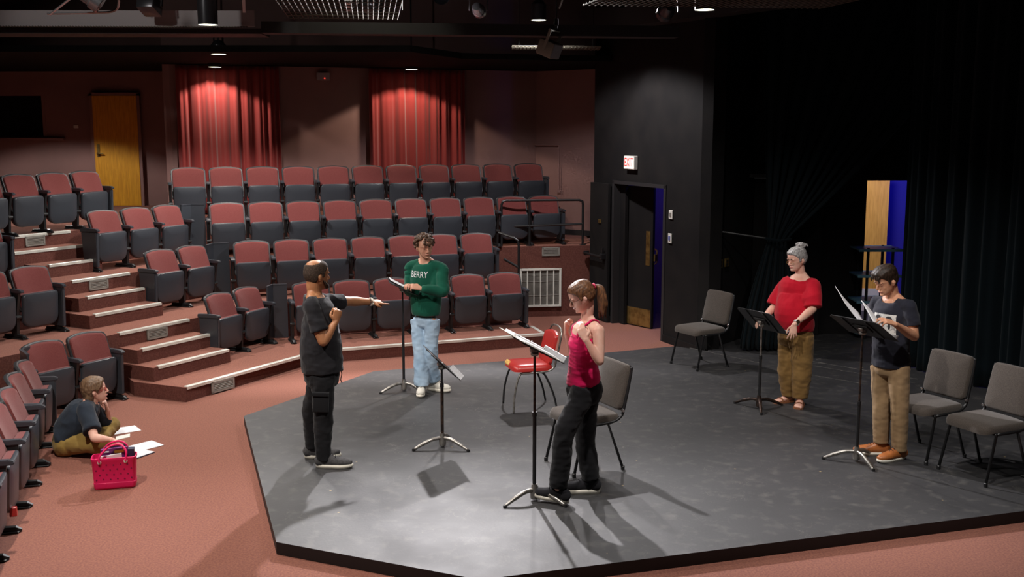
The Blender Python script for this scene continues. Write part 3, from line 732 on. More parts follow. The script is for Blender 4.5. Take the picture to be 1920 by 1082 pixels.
# ================================================================ grid, cans and stage lights overhead
def can(x, y, z, r, h, label, top):
    root = empty('ceiling_downlight', (x, y, z), 0, label, 'ceiling light', 'black can downlights hung from the grid')
    bm = BM(); lathe(bm, [(r, 0), (r, h), (r * .55, h + .05), (r * .4, h + .06), (r * .4, h + .02), (r * .93, h - .02), (r * .93, .0)][:4], (0, 0, 0), 28)
    # open mouth
    bmesh.ops.delete(bm, geom=[f for f in bm.faces if len(f.verts) > 4 and f.calc_center_median().z < .01], context='FACES')
    smooth_angle(obj('can', bm, 'can', root), 40)
    bm = BM(); lathe(bm, [(r * .95, .004), (r * .95, .012)], (0, 0, 0), 28); obj('lens', bm, 'lens', root)
    bm = BM(); tube(bm, [(0, 0, h + .04), (0, 0, top - z)], .012, 8); obj('stem', bm, 'black_metal', root)
    return root
for i, (x, y, z, p, ha, bl, c, lab) in enumerate(CANS):
    can(x, y, z, (.105, .10, .10, .10, .10, .10, .1)[i], (.62, .12, .08, .08, .2, .22, .2)[i], lab, HT)
for i, (x, y, z, p, ha, bl, c, aim) in enumerate(STAGE):
    bm_root = empty('stage_lamp', (x, y, z), 0, ['stage lamp over the rear left of the platform above the frame', 'stage lamp over the rear right of the platform above the frame', 'stage lamp over the front middle of the platform above the frame', 'stage lamp over the front right above the frame', 'stage lamp over the front left above the frame', 'stage lamp over the left of the platform above the frame'][i], 'stage light', 'stage lamps out of frame overhead')
    d = (V(aim) - V((x, y, z))).normalized(); q = d.to_track_quat('-Z', 'Y').to_matrix()
    bm = BM(); lathe(bm, [(.10, .02), (.10, .24), (.06, .3)], (0, 0, 0), 20); bmesh.ops.transform(bm, matrix=q.to_4x4(), verts=bm.verts[:])
    bmesh.ops.delete(bm, geom=[f for f in bm.faces if len(f.verts) > 4 and f.normal.dot(d) > .9], context='FACES'); obj('housing', bm, 'can', bm_root)
    bm = BM(); tube(bm, [q @ V((-.13, 0, .1)), q @ V((-.13, 0, .3)), V((0, 0, .4)), V((0, 0, HT - z))], .012, 6); obj('yoke', bm, 'black_metal', bm_root)

def beam(name, a, b, z0, z1, th, m, label):
    A, B = V((*a, 0)), V((*b, 0)); d = B - A; bm = BM(); box(bm, (A + B) / 2 + V((0, 0, (z0 + z1) / 2)), (d.length, th, z1 - z0), rz(math.atan2(d.y, d.x)))
    o = obj(name, bm, m); tag(o, label, 'beam'); return o
# catwalk nearest the left: grey side plate and black soffit with perforated lip
beam('catwalk_beam', (-7.2, 12.36), (-2.92, 12.42), 4.045, 4.22, .03, 'beam', 'grey steel catwalk side plate along the upper left')
beam('catwalk_soffit', (-7.2, 12.75), (-2.9, 12.85), 3.98, 4.04, .5, 'dark_beam', 'black soffit beam below the grey catwalk plate')
def perforated(a, b, z, n, label):
    A, B = V(a), V(b); bm = BM()
    for i in range(n):
        p = A.lerp(B, (i + .5) / n); box(bm, (p.x, p.y, z), ((B - A).length / n * .45, .012, .016), euler(0, .5, 0))
    bmm = box(bm, ((A.x + B.x) / 2, (A.y + B.y) / 2 + .01, z), ((B - A).length, .008, .008))
    o = obj('perforated_strip', bm, 'mesh_wire'); tag(o, label, 'metal strip')
perforated((-5.9, 12.30, 0), (-2.98, 12.36, 0), 4.035, 90, 'perforated metal lip glinting under the left catwalk plate')
beam('cross_beam', (-2.92, 11.95), (-2.35, 9.6), 4.15, 4.42, .03, 'beam', 'pale diagonal steel plate near the top left centre')
beam('cross_beam', (-2.9, 12.7), (2.0, 13.3), 3.99, 4.12, .25, 'dark_beam', 'wide black beam across the top centre')
beam('cross_beam', (1.1, 15.6), (4.9, 9.2), 4.25, 4.55, .3, 'dark_beam', 'black beam slanting down from the right wall toward the top right')
# wire mesh panels of the tension grid
def mesh_panel(o_, ax, ay, nu, nv, label, r=.006):
    O, AX, AY = V(o_), V(ax), V(ay); bm = BM()
    for i in range(nu + 1):
        p = AX * (i / nu); tube(bm, [p, p + AY], r, 4)
    for j in range(nv + 1):
        p = AY * (j / nv) + V((0, 0, .01)); tube(bm, [p, p + AX], r, 4)
    o = obj('wire_mesh_panel', bm, 'mesh_wire'); o.location = O; tag(o, label, 'wire mesh'); return o
mesh_panel((-2.25, 10.4, 4.12), (1.2, .1, 0), (-.25, 1.9, 0), 22, 6, 'wire mesh ceiling panel lit at the top left of centre')
mesh_panel((.0, 14.55, 3.98), (1.2, .1, 0), (0, .6, 0), 24, 6, 'short lit wire mesh strip above the white fixture')
mesh_panel((1.0, 9.4, 4.10), (2.4, .3, 0), (-.3, 1.4, 0), 40, 12, 'wire mesh ceiling panel along the top right')
# stage fixtures on the grid
def fixture(loc, aim, m, label, L_=.32, r=.11, kind='round', yoke=True, ym=None, hang=.35):
    root = empty('stage_fixture', loc, 0, label, 'stage light')
    q = (V(aim) - V(loc)).normalized().to_track_quat('-Z', 'Y').to_matrix(); q4 = q.to_4x4()
    bm = BM()
    if kind == 'round': lathe(bm, [(r * .55, L_), (r * .8, L_ * .8), (r * .85, L_ * .35), (r, L_ * .3), (r, 0)][::-1], (0, 0, 0), 24)
    else: box(bm, (0, 0, L_ / 2), (r * 2, r * 1.7, L_), bev=.02); 
    bmesh.ops.transform(bm, matrix=q4, verts=bm.verts[:]); smooth_angle(obj('housing', bm, m, root), 40)
    bm = BM()
    if kind == 'round': lathe(bm, [(r * .85, -.006), (r * .85, .002)], (0, 0, 0), 24)
    else: box(bm, (0, 0, -.002), (r * 1.8, r * 1.5, .006))
    bmesh.ops.transform(bm, matrix=q4, verts=bm.verts[:]); obj('glass', bm, 'lens_off', root)
    if yoke:
        bm = BM(); y0 = r + .03
        pts = [V((-y0, 0, L_ * .45)), V((-y0, .22, L_ * .45)), V((y0, .22, L_ * .45)), V((y0, 0, L_ * .45))]
        for a, b in zip(pts, pts[1:]):
            c = (a + b) / 2; d = b - a; s = (abs(d.x) + .03 if abs(d.x) > .01 else .012, abs(d.y) + .03 if abs(d.y) > .01 else .012, .035)
            box(bm, c, s)
        bmesh.ops.transform(bm, matrix=q4, verts=bm.verts[:]); obj('yoke', bm, ym or m, root)
        top_ = q @ V((0, .22, L_ * .45))
        bm = BM(); tube(bm, [top_, top_ + V((0, 0, .08))], .02, 8); tube(bm, [top_ + V((0, 0, .05)), V((top_.x, top_.y, HT - loc[2]))], .008, 6); box(bm, top_ + V((0, 0, .1)), (.05, .06, .09), bev=.01); obj('clamp', bm, 'black_metal', root)
    return root
fixture((.53, 12.95, 3.80), (1.25, 12.5, 3.45), 'beige_metal', 'white boxy stage fixture tilted in its yoke above the rose wall', .22, .11, 'box')
fixture((-4.12, 11.0, 4.13), (-3.4, 11.2, 3.6), 'silver', 'shiny silver stage fixture at the top left', .30, .10)
fixture((-3.98, 12.2, 4.20), (-3.9, 13, 3.9), 'can', 'dark stage fixture clamped beside the long tube downlight', .25, .10, 'box')
fixture((-1.67, 13.2, 4.30), (-1.4, 14.6, 3.9), 'can', 'black stage fixture hung near the top centre left', .3, .11)
fixture((-1.95, 13.1, 4.36), (-2.2, 14.6, 4.0), 'silver', 'pale stage fixture beside the lit mesh', .2, .08)
fixture((-.39, 13.3, 4.30), (-.2, 14.6, 4.1), 'silver', 'silver stage fixture catching light at the top centre', .25, .08)
fixture((1.61, 11.6, 4.10), (1.5, 12.5, 3.9), 'can', 'dark round can fixture left of the lit right downlight', .25, .09)
# cable looped from the silver fixture
bm = BM(); tube(bm, catmull([(-4.6, 10.9, 4.02), (-4.35, 10.9, 4.2), (-4.15, 10.95, 4.36), (-4.0, 10.95, 4.42)], 8), .011, 6); o = obj('cable', bm, 'silver'); tag(o, 'pale cable arcing up to the silver fixture at the top left', 'cable')
bm = BM(); tube(bm, catmull([(-4.75, 11.2, 4.06), (-4.3, 11.2, 4.07), (-4.02, 11.15, 4.1), (-3.95, 11.0, 4.3)], 8), .012, 6); o = obj('cable', bm, 'silver'); tag(o, 'pale cable lying along the catwalk plate at the top left', 'cable')
bm = BM(); tube(bm, catmull([(.62, 13.5, 4.75), (.60, 13.5, 4.62), (.62, 13.5, 4.48), (.58, 13.5, 4.36)], 6), .012, 6); o = obj('cable', bm, 'white_plate'); tag(o, 'short white cable dangling beside the top centre downlight', 'cable')

# hangers that carry the mesh panels
for o in [q for q in bpy.data.objects if q.name.startswith('wire_mesh_panel')]:
    bm = BM(); bb = [V(c) for c in o.bound_box]; xs = [c.x for c in bb]; ys = [c.y for c in bb]
    for x in (min(xs) + .1, max(xs) - .1):
        tube(bm, [(x, (min(ys) + max(ys)) / 2, 0), (x, (min(ys) + max(ys)) / 2, HT - o.location.z)], .006, 6)
    obj('hanger', bm, 'black_metal', o)

for (x, y, z, aim, lab) in ((-4.5, 9.7, 4.98, (-4.2, 11.8, 4.1), 'small added fill lamp above the frame at the left'), (-1.5, 11.2, 4.98, (-1.6, 12.0, 4.2), 'small added fill lamp above the frame near the centre')):  # housings for the two added fill lamps over the grid
    root = empty('added_grid_lamp', (x, y, z), 0, lab, 'added light'); q = (V(aim) - V((x, y, z))).normalized().to_track_quat('-Z', 'Y').to_matrix().to_4x4()
    bm = BM(); lathe(bm, [(.10, .02), (.10, .12), (.04, .17)], (0, 0, 0), 18); bmesh.ops.transform(bm, matrix=q, verts=bm.verts[:]); obj('housing', bm, 'black_metal', root)
    bm = BM(); tube(bm, [(0, 0, .08), (0, 0, HT - z)], .012, 6); obj('stem', bm, 'black_metal', root)
# ================================================================ music stands
def tray_axes(r, tilt):
    r3 = V((r[0], r[1], 0)).normalized(); w = V((0, 0, 1)).cross(r3)      # r3 toward the reader, w to the reader's right side
    t = R(tilt); down = r3 * math.cos(t) - V((0, 0, 1)) * math.sin(t); n = r3 * math.sin(t) + V((0, 0, 1)) * math.cos(t)
    return r3, w, down, n
def music_stand(loc, ztray, r, tilt, legs, label, leg_m='steel', low_m='black_metal', up_m='rust_steel', lip='clear', split=.55):
    root = empty('music_stand', (*loc, STZ), 0, label, 'music stand', 'black tripod music stands on the stage')
    r3, w, dn, n = tray_axes(r, tilt); zc = ztray - STZ
    bm = BM(); lathe(bm, [(.02, .012), (.03, .02), (.032, .075), (.024, .10), (.02, .13)], (0, 0, 0), 16); smooth_angle(obj('hub', bm, leg_m, root), 40)
    for a in legs:
        d = V((math.cos(R(a)), math.sin(R(a)), 0)); bm = BM()
        tube(bm, catmull([d * .015 + V((0, 0, .085)), d * .09 + V((0, 0, .082)), d * .18 + V((0, 0, .052)), d * .27 + V((0, 0, .012))], 4), [.017] * 9 + [.015, .014, .013, .012], 8)
        bmesh.ops.scale(bm, vec=(1, 1, 1), verts=bm.verts[:]); lg = obj('leg', bm, leg_m, root, smooth=True)
        bm = BM(); lathe(bm, [(.013, 0), (.016, .005), (.013, .02)], d * .272, 10); obj('foot_pad', bm, 'black_metal', lg)
    zs = zc * split
    bm = BM(); tube(bm, [(0, 0, .1), (0, 0, zs)], .0145, 14); smooth_angle(obj('lower_pole', bm, low_m, root), 60)
    bm = BM(); lathe(bm, [(.018, zs - .03), (.018, zs + .005)], (0, 0, 0), 14); obj('collar', bm, 'black_metal', root)
    bm = BM(); tube(bm, [(0, 0, zs), (0, 0, zc - .05)], .0095, 12); smooth_angle(obj('upper_pole', bm, up_m, root), 60)
    c = V((0, 0, zc)); k = c - V((0, 0, .045))
    bm = BM(); lathe(bm, [(.012, -.03), (.022, -.012), (.022, .012), (.012, .03)], k, 12, 'X'); box(bm, c - n * .02, (.05, .05, .03), Matrix((r3, w, V((0, 0, 1)))).transposed(), .006); obj('tilt_knob', bm, 'steel', root)
    # desk plate with rolled edges and ribs behind
    rot = Matrix((w, dn, n)).transposed()
    bm = BM(); W2, H2 = .25, .165
    ol = [(-W2, H2), (W2, H2), (W2, -H2 + .03), (W2 - .03, -H2), (-W2 + .03, -H2), (-W2, -H2 + .03)]
    poly_slab(bm, ol, c, w, dn, n, .004)
    tube(bm, [c + w * u + dn * v for u, v in ol + [ol[0]]], .0035, 6)
    tr = obj('tray', bm, 'tray', root)
    bm = BM()
    for u in (-.12, .12): box(bm, c + w * u - n * .006, (.02, .30, .01), rot)
    box(bm, c - n * .008 - dn * .0, (.16, .10, .014), rot, .004); obj('rib', bm, 'tray', tr)
    bm = BM(); box(bm, c + dn * (H2 - .002) + n * .024, (.47, .004, .05), rot, .0015, 1); obj('lip', bm, lip, tr)
    return root, c + V((*loc, STZ)), w, dn, n
SA = music_stand((-1.17, 11.26), 1.235, (.97, .18), 26, (210, 330, 90), 'music stand holding papers in front of the person in the green sweatshirt', 'steel', up_m='black_metal', split=.62)
SB = music_stand((-.62, 9.20), .86, (.97, .26), 44, (205, 330, 80), 'low empty music stand standing alone in the middle of the stage', split=.75, up_m='black_metal', low_m='rust_steel')
SC = music_stand((.17, 7.82), 1.28, (.955, .30), 29, (215, 328, 85), 'music stand carrying the open white binder before the woman in pink', split=.58)
SD = music_stand((2.94, 8.79), 1.25, (.84, .54), 33, (168, 282, 45), 'music stand with loose script sheets before the man in the navy shirt', split=.45, low_m='black_metal')
SE = music_stand((2.51, 10.55), .99, (.86, .51), 44, (140, 20, 262), 'music stand with its black back turned, before the woman in red', 'rust_steel', lip='tray', up_m='steel', split=.6)
def sheet(frame, u0, u1, v0, v1, lift, name, label, cat='paper', m='paper', th=.0012, curl=None, nu=8, nv=8, group=None):
    (_, c, w, dn, n) = frame; bm = BM(); g = []
    for j in range(nv + 1):
        row = []
        for i in range(nu + 1):
            u = u0 + (u1 - u0) * i / nu; v = v0 + (v1 - v0) * j / nv
            h = lift + (curl(i / nu, j / nv) if curl else 0)
            row.append(bm.verts.new(c + w * u + dn * v + n * h))
        g.append(row)
    for j in range(nv):
        for i in range(nu): bm.faces.new((g[j][i], g[j][i + 1], g[j + 1][i + 1], g[j + 1][i]))
    bmesh.ops.recalc_face_normals(bm, faces=bm.faces[:])
    o = obj(name, bm, m, smooth=True); o.modifiers.new('t', 'SOLIDIFY').thickness = th
    tag(o, label, cat, group); return o
# papers on A
sheet(SA, -.10, .12, -.155, .13, .006, 'script_page', 'white papers lying on the stand by the green sweatshirt', curl=lambda a, b: .012 * (1 - b) ** 2)
# loose sheets on D
sheet(SD, .0, .19, -.31, .10, .008, 'script_page', 'curling white script sheet on the left of the stand by the navy shirt', curl=lambda a, b: .045 * (1 - b) ** 2 + .15 * a + .006)
sheet(SD, -.20, .0, -.16, .158, .012, 'script_page', 'flat white script sheet under the hand of the man in navy', curl=lambda a, b: .165 * a * (1 - .25 * b) + .012 * math.sin(b * 3.1))
# binder on C
def binder():
    (_, c, w, dn, n) = SC; rot = Matrix((w, dn, n)).transposed()
    root = empty('ring_binder', c + n * .004, 0, 'open white ring binder of script pages on the stand before the woman in pink', 'binder')
    for s in (-1, 1):
        bm = BM(); box(bm, w * (s * .145) + n * .003 - dn * .045, (.262, .36, .004), rot); obj('cover', bm, 'white_plate', root)
        bm = BM(); box(bm, w * (s * .135) + n * (.013 if s > 0 else .009) - dn * .045, (.215, .28, .016 if s > 0 else .008), rot, .002, 1); obj('pages', bm, 'paper', root)
    bm = BM(); box(bm, n * .003 - dn * .045, (.04, .30, .004), rot); obj('spine', bm, 'steel', root)
    for k in (-.11, 0, .11):
        bm = BM(); tube(bm, [w * (.02 * math.cos(a)) + n * (.006 + .028 * math.sin(a)) + dn * (k - .045) for a in [math.pi * q / 10 for q in range(11)]], .0022, 6); obj('ring', bm, 'chrome', root)
binder()

# ================================================================ loose chairs on the stage
def grey_chair(loc, facing, label):
    a = math.atan2(facing[1], facing[0]) + math.pi / 2
    root = empty('stacking_chair', (*loc, STZ), a, label, 'chair', 'grey padded stacking chairs on the stage')
    # local: sitter faces -Y
    bm = BM()
    def sp_(u, v, d): return V((u, -.225 + v, .425 + d - .02 * max(0, (.08 - v) / .08) ** 2 + .0 * u))
    pad(bm, rounded(.47, .45, .06, .015, rb=.07), sp_, .055, .02, .03); smooth_angle(obj('seat', bm, 'grey_fabric', root), 50)
    bm = BM()
    def bp(u, v, d): return V((u, .235 + v * .24 - d * .95 + .35 * (.235 ** 2 - u * u) * -1 + .0, .50 + v * .97 + d * .2))
    pad(bm, rounded(.45, .385, .045, .008), lambda u, v, d: bp(u, v, d), .03, .015, .015); smooth_angle(obj('backrest', bm, 'grey_fabric', root), 50)
    bm = BM(); pad(bm, rounded(.455, .39, .045, .008), lambda u, v, d: bp(u, v - .002, -d + .002), .008, .004, .004); smooth_angle(obj('back_panel', bm, 'black_metal', root), 50)
    for s in (-1, 1):
        x = s * .232
        bm = BM(); tube(bm, catmull([(x, -.12, .41), (x, .12, .415), (x, .215, .45), (x, .25, .52), (x * .98, .31, .78), (x * .96, .325, .86)], 4), .0125, 8); obj('back_post', bm, 'black_metal', root, smooth=True)
        bm = BM(); lathe(bm, [(.014, -.012), (.016, 0), (.012, .012)], (x * 1.03, .235, .505), 10, 'X'); obj('bolt_cap', bm, 'chrome', root)
        for (y0, y1) in ((-.13, -.225), (.10, .24)):
            bm = BM(); tube(bm, [(x, (y0 + y1) / 2 * .4 + y0 * .6, .415), (x, y0, .405), (x + s * .012, y1, .01)], .0125, 8); lg = obj('leg', bm, 'black_metal', root, smooth=True)
            bm = BM(); lathe(bm, [(.016, 0), (.017, .03), (.013, .035)], (x + s * .012, y1, 0), 10); obj('foot_cap', bm, 'black_metal', lg)
    bm = BM(); tube(bm, [(-.232, -.13, .408), (.232, -.13, .408)], .011, 8); tube(bm, [(-.232, .12, .408), (.232, .12, .408)], .011, 8); obj('crossbar', bm, 'black_metal', root)
    return root
grey_chair((2.24, 12.52), (-.87, -.5), 'grey padded chair standing alone by the black wall behind the woman in red')
grey_chair((.60, 8.68), (-.9, -.44), 'grey padded chair directly behind the woman in the pink tank top')
grey_chair((3.58, 9.0), (-.89, -.46), 'grey padded chair beside the man in the navy shirt, left of the right pair')
grey_chair((3.86, 8.44), (-.92, -.40), 'grey padded chair cut by the right frame edge, nearest the front')
def red_chair(loc, facing):
    a = math.atan2(facing[1], facing[0]) + math.pi / 2
    root = empty('red_chair', (*loc, STZ), a, 'old red vinyl chair with a torn seat corner behind the music stand', 'chair')
    bm = BM(); pad(bm, rounded(.40, .42, .09, rb=.07), lambda u, v, d: V((u, -.21 + v, .42 + d)), .06, .025, .04); smooth_angle(obj('seat', bm, 'red_vinyl', root), 50)
    bm = BM(); 
    for q in range(7): bmesh.ops.create_icosphere(bm, subdivisions=2, radius=.028, matrix=Matrix.Translation((-.13 + .02 * q * .7, -.198 + .008 * (q % 3), .455 + .008 * ((q * 5) % 3))) @ Matrix.Diagonal((1.2, .6, .7, 1)))
    obj('torn_foam', bm, 'foam', root, smooth=True)
    def bp(u, v, d): return V((u, .20 + v * .25 - d + u * u * -.5, .47 + v))
    bm = BM(); pad(bm, rounded(.36, .30, .03, .02, rb=.04), bp, .04, .015, .02); smooth_angle(obj('backrest', bm, 'red_vinyl', root), 50)
    bm = BM(); pts = catmull([(-.175, -.14, .40), (-.185, .08, .405), (-.19, .20, .44), (-.19, .235, .55), (-.185, .28, .75), (-.14, .295, .815), (0, .30, .835), (.14, .295, .815), (.185, .28, .75), (.19, .235, .55), (.19, .20, .44), (.185, .08, .405), (.175, -.14, .40)], 5)
    tube(bm, pts, .0105, 8); obj('back_frame', bm, 'steel', root, smooth=True)
    for s in (-1, 1):
        bm = BM(); tube(bm, catmull([(s * .17, -.02, .405), (s * .175, -.14, .39), (s * .19, -.20, .2), (s * .195, -.215, .01)], 4), .0105, 8); obj('leg', bm, 'steel' if s > 0 else 'black_metal', root, smooth=True)
        bm = BM(); tube(bm, catmull([(s * .17, .03, .405), (s * .175, .11, .38), (s * .19, .20, .18), (s * .195, .24, .01)], 4), .0105, 8); obj('leg', bm, 'black_metal', root, smooth=True)
    return root
red_chair((.17, 10.56), (-.96, -.27))

# ================================================================ tote bag, papers on the carpet
M['pink_eva'] = mat('hot_pink_rubber', (.80, .012, .13), .5, spec=.4, bump=(300, .1, .001))
M['hole'] = mat('dark_hole', (.20, .0, .04), .8)
M['purple'] = mat('purple_cover', (.16, .02, .16), .4); M['yellow'] = mat('yellow_print', (.8, .5, .05), .5); M['navy_book'] = mat('navy_cover', (.02, .025, .06), .4)
def tote():
    root = empty('tote_bag', (-3.245, 8.40, 0), R(14), 'hot pink perforated rubber tote bag standing on the carpet', 'bag')
    bm = BM(); rings = []; H_ = .265; wt = .006
    def ring(w, d, z, off=0): 
        pts = []; r = min(.03, d * .35)
        for (cx, cy, a0) in ((w / 2 - r, -d / 2 + r, -90), (w / 2 - r, d / 2 - r, 0), (-w / 2 + r, d / 2 - r, 90), (-w / 2 + r, -d / 2 + r, 180)):
            for k in range(6): a = R(a0 + 18 * k); pts.append(bm.verts.new((cx + r * math.cos(a), cy + r * math.sin(a), z)))
        return pts
    prof = [(.29, .12, .0), (.315, .135, .006), (.325, .142, .02), (.327, .144, .055), (.322, .139, .058), (.322, .139, .062), (.340, .150, H_ - .03), (.346, .155, H_ - .026), (.348, .156, H_ - .002), (.344, .152, H_), (.334, .142, H_), (.332, .14, H_ - .02), (.31, .125, .02), (.30, .12, .012)]
    rings = [ring(*p) for p in prof]; nn = len(rings[0])
    for a, b in zip(rings, rings[1:]):
        for k in range(nn): bm.faces.new((a[k], a[(k + 1) % nn], b[(k + 1) % nn], b[k]))
    bm.faces.new(rings[0][::-1]); bm.faces.new(rings[-1]); bmesh.ops.recalc_face_normals(bm, faces=bm.faces[:])
    n0 = len(bm.faces)
    # hole pattern on front and back, skewed like a starfield
    for row in range(4):
        for col in range(6):
            x = -.135 + col * .054 + (row % 2) * .027; z = .085 + row * .040 + (col % 2) * .004
            if abs(x) > .15: continue
            for s in (-1, 1):
                y = s * (.139 + (.150 - .139) * (z - .06) / (H_ - .09)) / 2
                lathe(bm, [(.0065, s * -.002), (.0065, s * .0012)], (x, y, z), 10, 'Y')
    for f in bm.faces:
        pass
    bm.faces.ensure_lookup_table()
    for f in bm.faces[n0:]: f.material_index = 1
    o = obj('bag_body', bm, 'pink_eva', root); o.data.materials.append(M['hole']); smooth_angle(o, 40)
    for s, lean in ((-1, 0), (1, .02)):
        y = s * .076
        bm = BM(); pts = catmull([(-.105, y - .004 * -s, H_ - .03), (-.10, y * .95, H_ + .02), (-.03, y * .6 + lean, H_ + .085), (.055, y * .5 + lean, H_ + .095), (.10, y * .8, H_ + .045), (.095, y, H_ - .03)], 6)
        fr = frames([V(p) for p in pts]); prev = None
        for p in pts: pass
        tube(bm, pts, .0085, 8)
        bmesh.ops.scale(bm, vec=(1, 1.35, 1), space=Matrix.Translation((0, -y * .75, 0)), verts=bm.verts[:]); h_ = obj('handle', bm, 'pink_eva', root, smooth=True)
        for x in (-.105, .095):
            bm = BM(); lathe(bm, [(.015, s * -.004), (.015, s * .005), (.010, s * .010)], (x, s * .080, H_ - .03), 16, 'Y')
            bmesh.ops.recalc_face_normals(bm, faces=bm.faces[:]); obj('rivet', bm, 'white_plate', h_)
    return root
tote()
def in_bag(dx, dy, z, s, rot, m, name, label, cat):
    a = R(14); c = (-3.245 + dx * math.cos(a) - dy * math.sin(a), 8.40 + dx * math.sin(a) + dy * math.cos(a), z)
    bm = BM(); box(bm, (0, 0, 0), s, rz(a) @ euler(*rot), .002, 1); o = obj(name, bm, m); o.location = c; tag(o, label, cat); return o
b = in_bag(.01, .02, .185, (.21, .018, .28), (.05, -.06, 0), 'purple', 'book', 'purple book standing in the pink tote bag', 'book')
bm = BM(); box(bm, (.035, -.012, .11), (.075, .003, .022), rz(R(14)) @ euler(.05, -.06, 0)); obj('yellow_label', bm, 'yellow', b)
bm = BM(); box(bm, (-.06, -.036, .112), (.04, .003, .01), rz(R(14)) @ euler(.05, -.06, 0)); obj('white_label', bm, 'paper', b)
in_bag(-.01, -.02, .15, (.17, .016, .26), (.08, -.1, 0), 'paper', 'booklet', 'white booklet standing in the pink tote bag', 'booklet')
in_bag(.125, .03, .18, (.05, .06, .26), (0, .05, 0), 'navy_book', 'notebook', 'dark narrow notebook at the right inside the pink tote bag', 'notebook')
in_bag(.02, .045, .20, (.16, .02, .27), (-.02, -.1, 0), 'navy_book', 'folder', 'dark folder at the back inside the pink tote bag', 'folder')
def floor_sheet(c, a, w, h, z, label, m='paper', name='paper_sheet', th=.0015, lift=0, cat='paper'):
    bm = BM(); g = []
    for j in range(5):
        g.append([bm.verts.new((w * (i / 4 - .5), h * (j / 4 - .5), .0015 + lift * (i / 4) ** 2)) for i in range(5)])
    for j in range(4):
        for i in range(4): bm.faces.new((g[j][i], g[j][i + 1], g[j + 1][i + 1], g[j + 1][i]))
    o = obj(name, bm, m); o.location = (*c, z); o.rotation_euler = (0, 0, R(a)); o.modifiers.new('t', 'SOLIDIFY').thickness = th; o.modifiers['t'].offset = 1
    tag(o, label, cat); return o
floor_sheet((-3.78, 10.04), 35, .29, .22, 0, 'white paper lying on the carpet by itself, farthest from the pink bag')
floor_sheet((-3.40, 9.50), 48, .30, .22, 0, 'white paper on the carpet, upper one of the overlapping pair behind the bag', lift=.004)
floor_sheet((-3.40, 9.24), 62, .30, .23, 0, 'dark folder on the carpet under the lower white paper', 'navy_book', 'paper_folder', .006, cat='folder')
floor_sheet((-3.40, 9.25), 60, .29, .22, .007, 'white paper on top of the dark folder beside the pink bag')
J_man = dict(pelvis=V((-1.591, 8.71, 0.877)), hipR=V((-1.567, 8.62, 0.844)), hipL=V((-1.622, 8.8, 0.819)), kneeR=V((-1.571, 8.62, 0.544)), kneeL=V((-1.709, 8.86, 0.506)), ankR=V((-1.581, 8.62, 0.157)), ankL=V((-1.717, 8.88, 0.189)), chest=V((-1.594, 8.72, 1.328)), belly=V((-1.59, 8.71, 1.081)), neck=V((-1.638, 8.75, 1.534)), head=V((-1.622, 8.76, 1.698)), shR=V((-1.629, 8.55, 1.473)), elR=V((-1.533, 8.5, 1.192)), wrR=V((-1.443, 8.58, 1.335)), haR=V((-1.418, 8.6, 1.411)), shL=V((-1.586, 8.92, 1.448)), elL=V((-1.409, 9.12, 1.42)), wrL=V((-1.241, 9.28, 1.389)), haL=V((-1.071, 9.4, 1.365)), hem=V((-1.581, 8.71, 0.909)))
J_boy = dict(pelvis=V((-0.929, 11.22, 0.889)), hipR=V((-1.006, 11.25, 0.848)), hipL=V((-0.851, 11.17, 0.863)), kneeR=V((-0.974, 11.16, 0.512)), kneeL=V((-0.866, 11.16, 0.512)), ankR=V((-0.964, 11.13, 0.186)), ankL=V((-0.861, 11.28, 0.221)), chest=V((-0.916, 11.2, 1.329)), belly=V((-0.913, 11.2, 1.111)), neck=V((-0.92, 11.21, 1.515)), head=V((-0.922, 11.18, 1.666)), shR=V((-1.079, 11.27, 1.451)), elR=V((-1.094, 11.27, 1.186)), wrR=V((-1.047, 11.02, 1.27)), haR=V((-1.082, 10.93, 1.305)), shL=V((-0.741, 11.13, 1.457)), elL=V((-0.719, 11.02, 1.219)), wrL=V((-0.944, 10.92, 1.262)), haL=V((-1.058, 10.9, 1.298)), hem=V((-0.915, 11.2, 0.95)))
J_pink = dict(pelvis=V((0.552, 7.92, 0.944)), hipL=V((0.542, 7.83, 0.925)), hipR=V((0.579, 8.01, 0.897)), kneeL=V((0.391, 7.74, 0.644)), kneeR=V((0.565, 7.99, 0.52)), ankL=V((0.347, 7.75, 0.209)), ankR=V((0.614, 7.98, 0.198)), chest=V((0.552, 7.9, 1.292)), belly=V((0.539, 7.92, 1.102)), neck=V((0.563, 7.92, 1.46)), head=V((0.524, 7.9, 1.654)), shL=V((0.638, 7.74, 1.425)), elL=V((0.64, 7.64, 1.217)), wrL=V((0.542, 7.66, 1.372)), haL=V((0.498, 7.72, 1.46)), shR=V((0.526, 8.08, 1.385)), elR=V((0.486, 8.14, 1.145)), wrR=V((0.42, 8.1, 1.335)), haR=V((0.434, 8.06, 1.434)), hem=V((0.544, 7.92, 0.977)))
J_red = dict(pelvis=V((2.908, 10.74, 0.808)), hipR=V((2.87, 10.82, 0.759)), hipL=V((2.964, 10.68, 0.787)), kneeR=V((2.851, 10.78, 0.424)), kneeL=V((2.961, 10.66, 0.441)), ankR=V((2.878, 10.8, 0.136)), ankL=V((2.957, 10.66, 0.138)), chest=V((2.903, 10.74, 1.212)), belly=V((2.862, 10.68, 1.018)), neck=V((2.941, 10.77, 1.416)), head=V((2.888, 10.74, 1.59)), shL=V((3.027, 10.62, 1.34)), elL=V((3.003, 10.5, 1.12)), wrL=V((2.78, 10.34, 0.988)), haL=V((2.728, 10.28, 0.85)), shR=V((2.815, 10.88, 1.296)), elR=V((2.698, 10.84, 1.08)), wrR=V((2.544, 10.66, 0.984)), haR=V((2.406, 10.52, 0.933)), hem=V((2.9, 10.72, 0.868)))
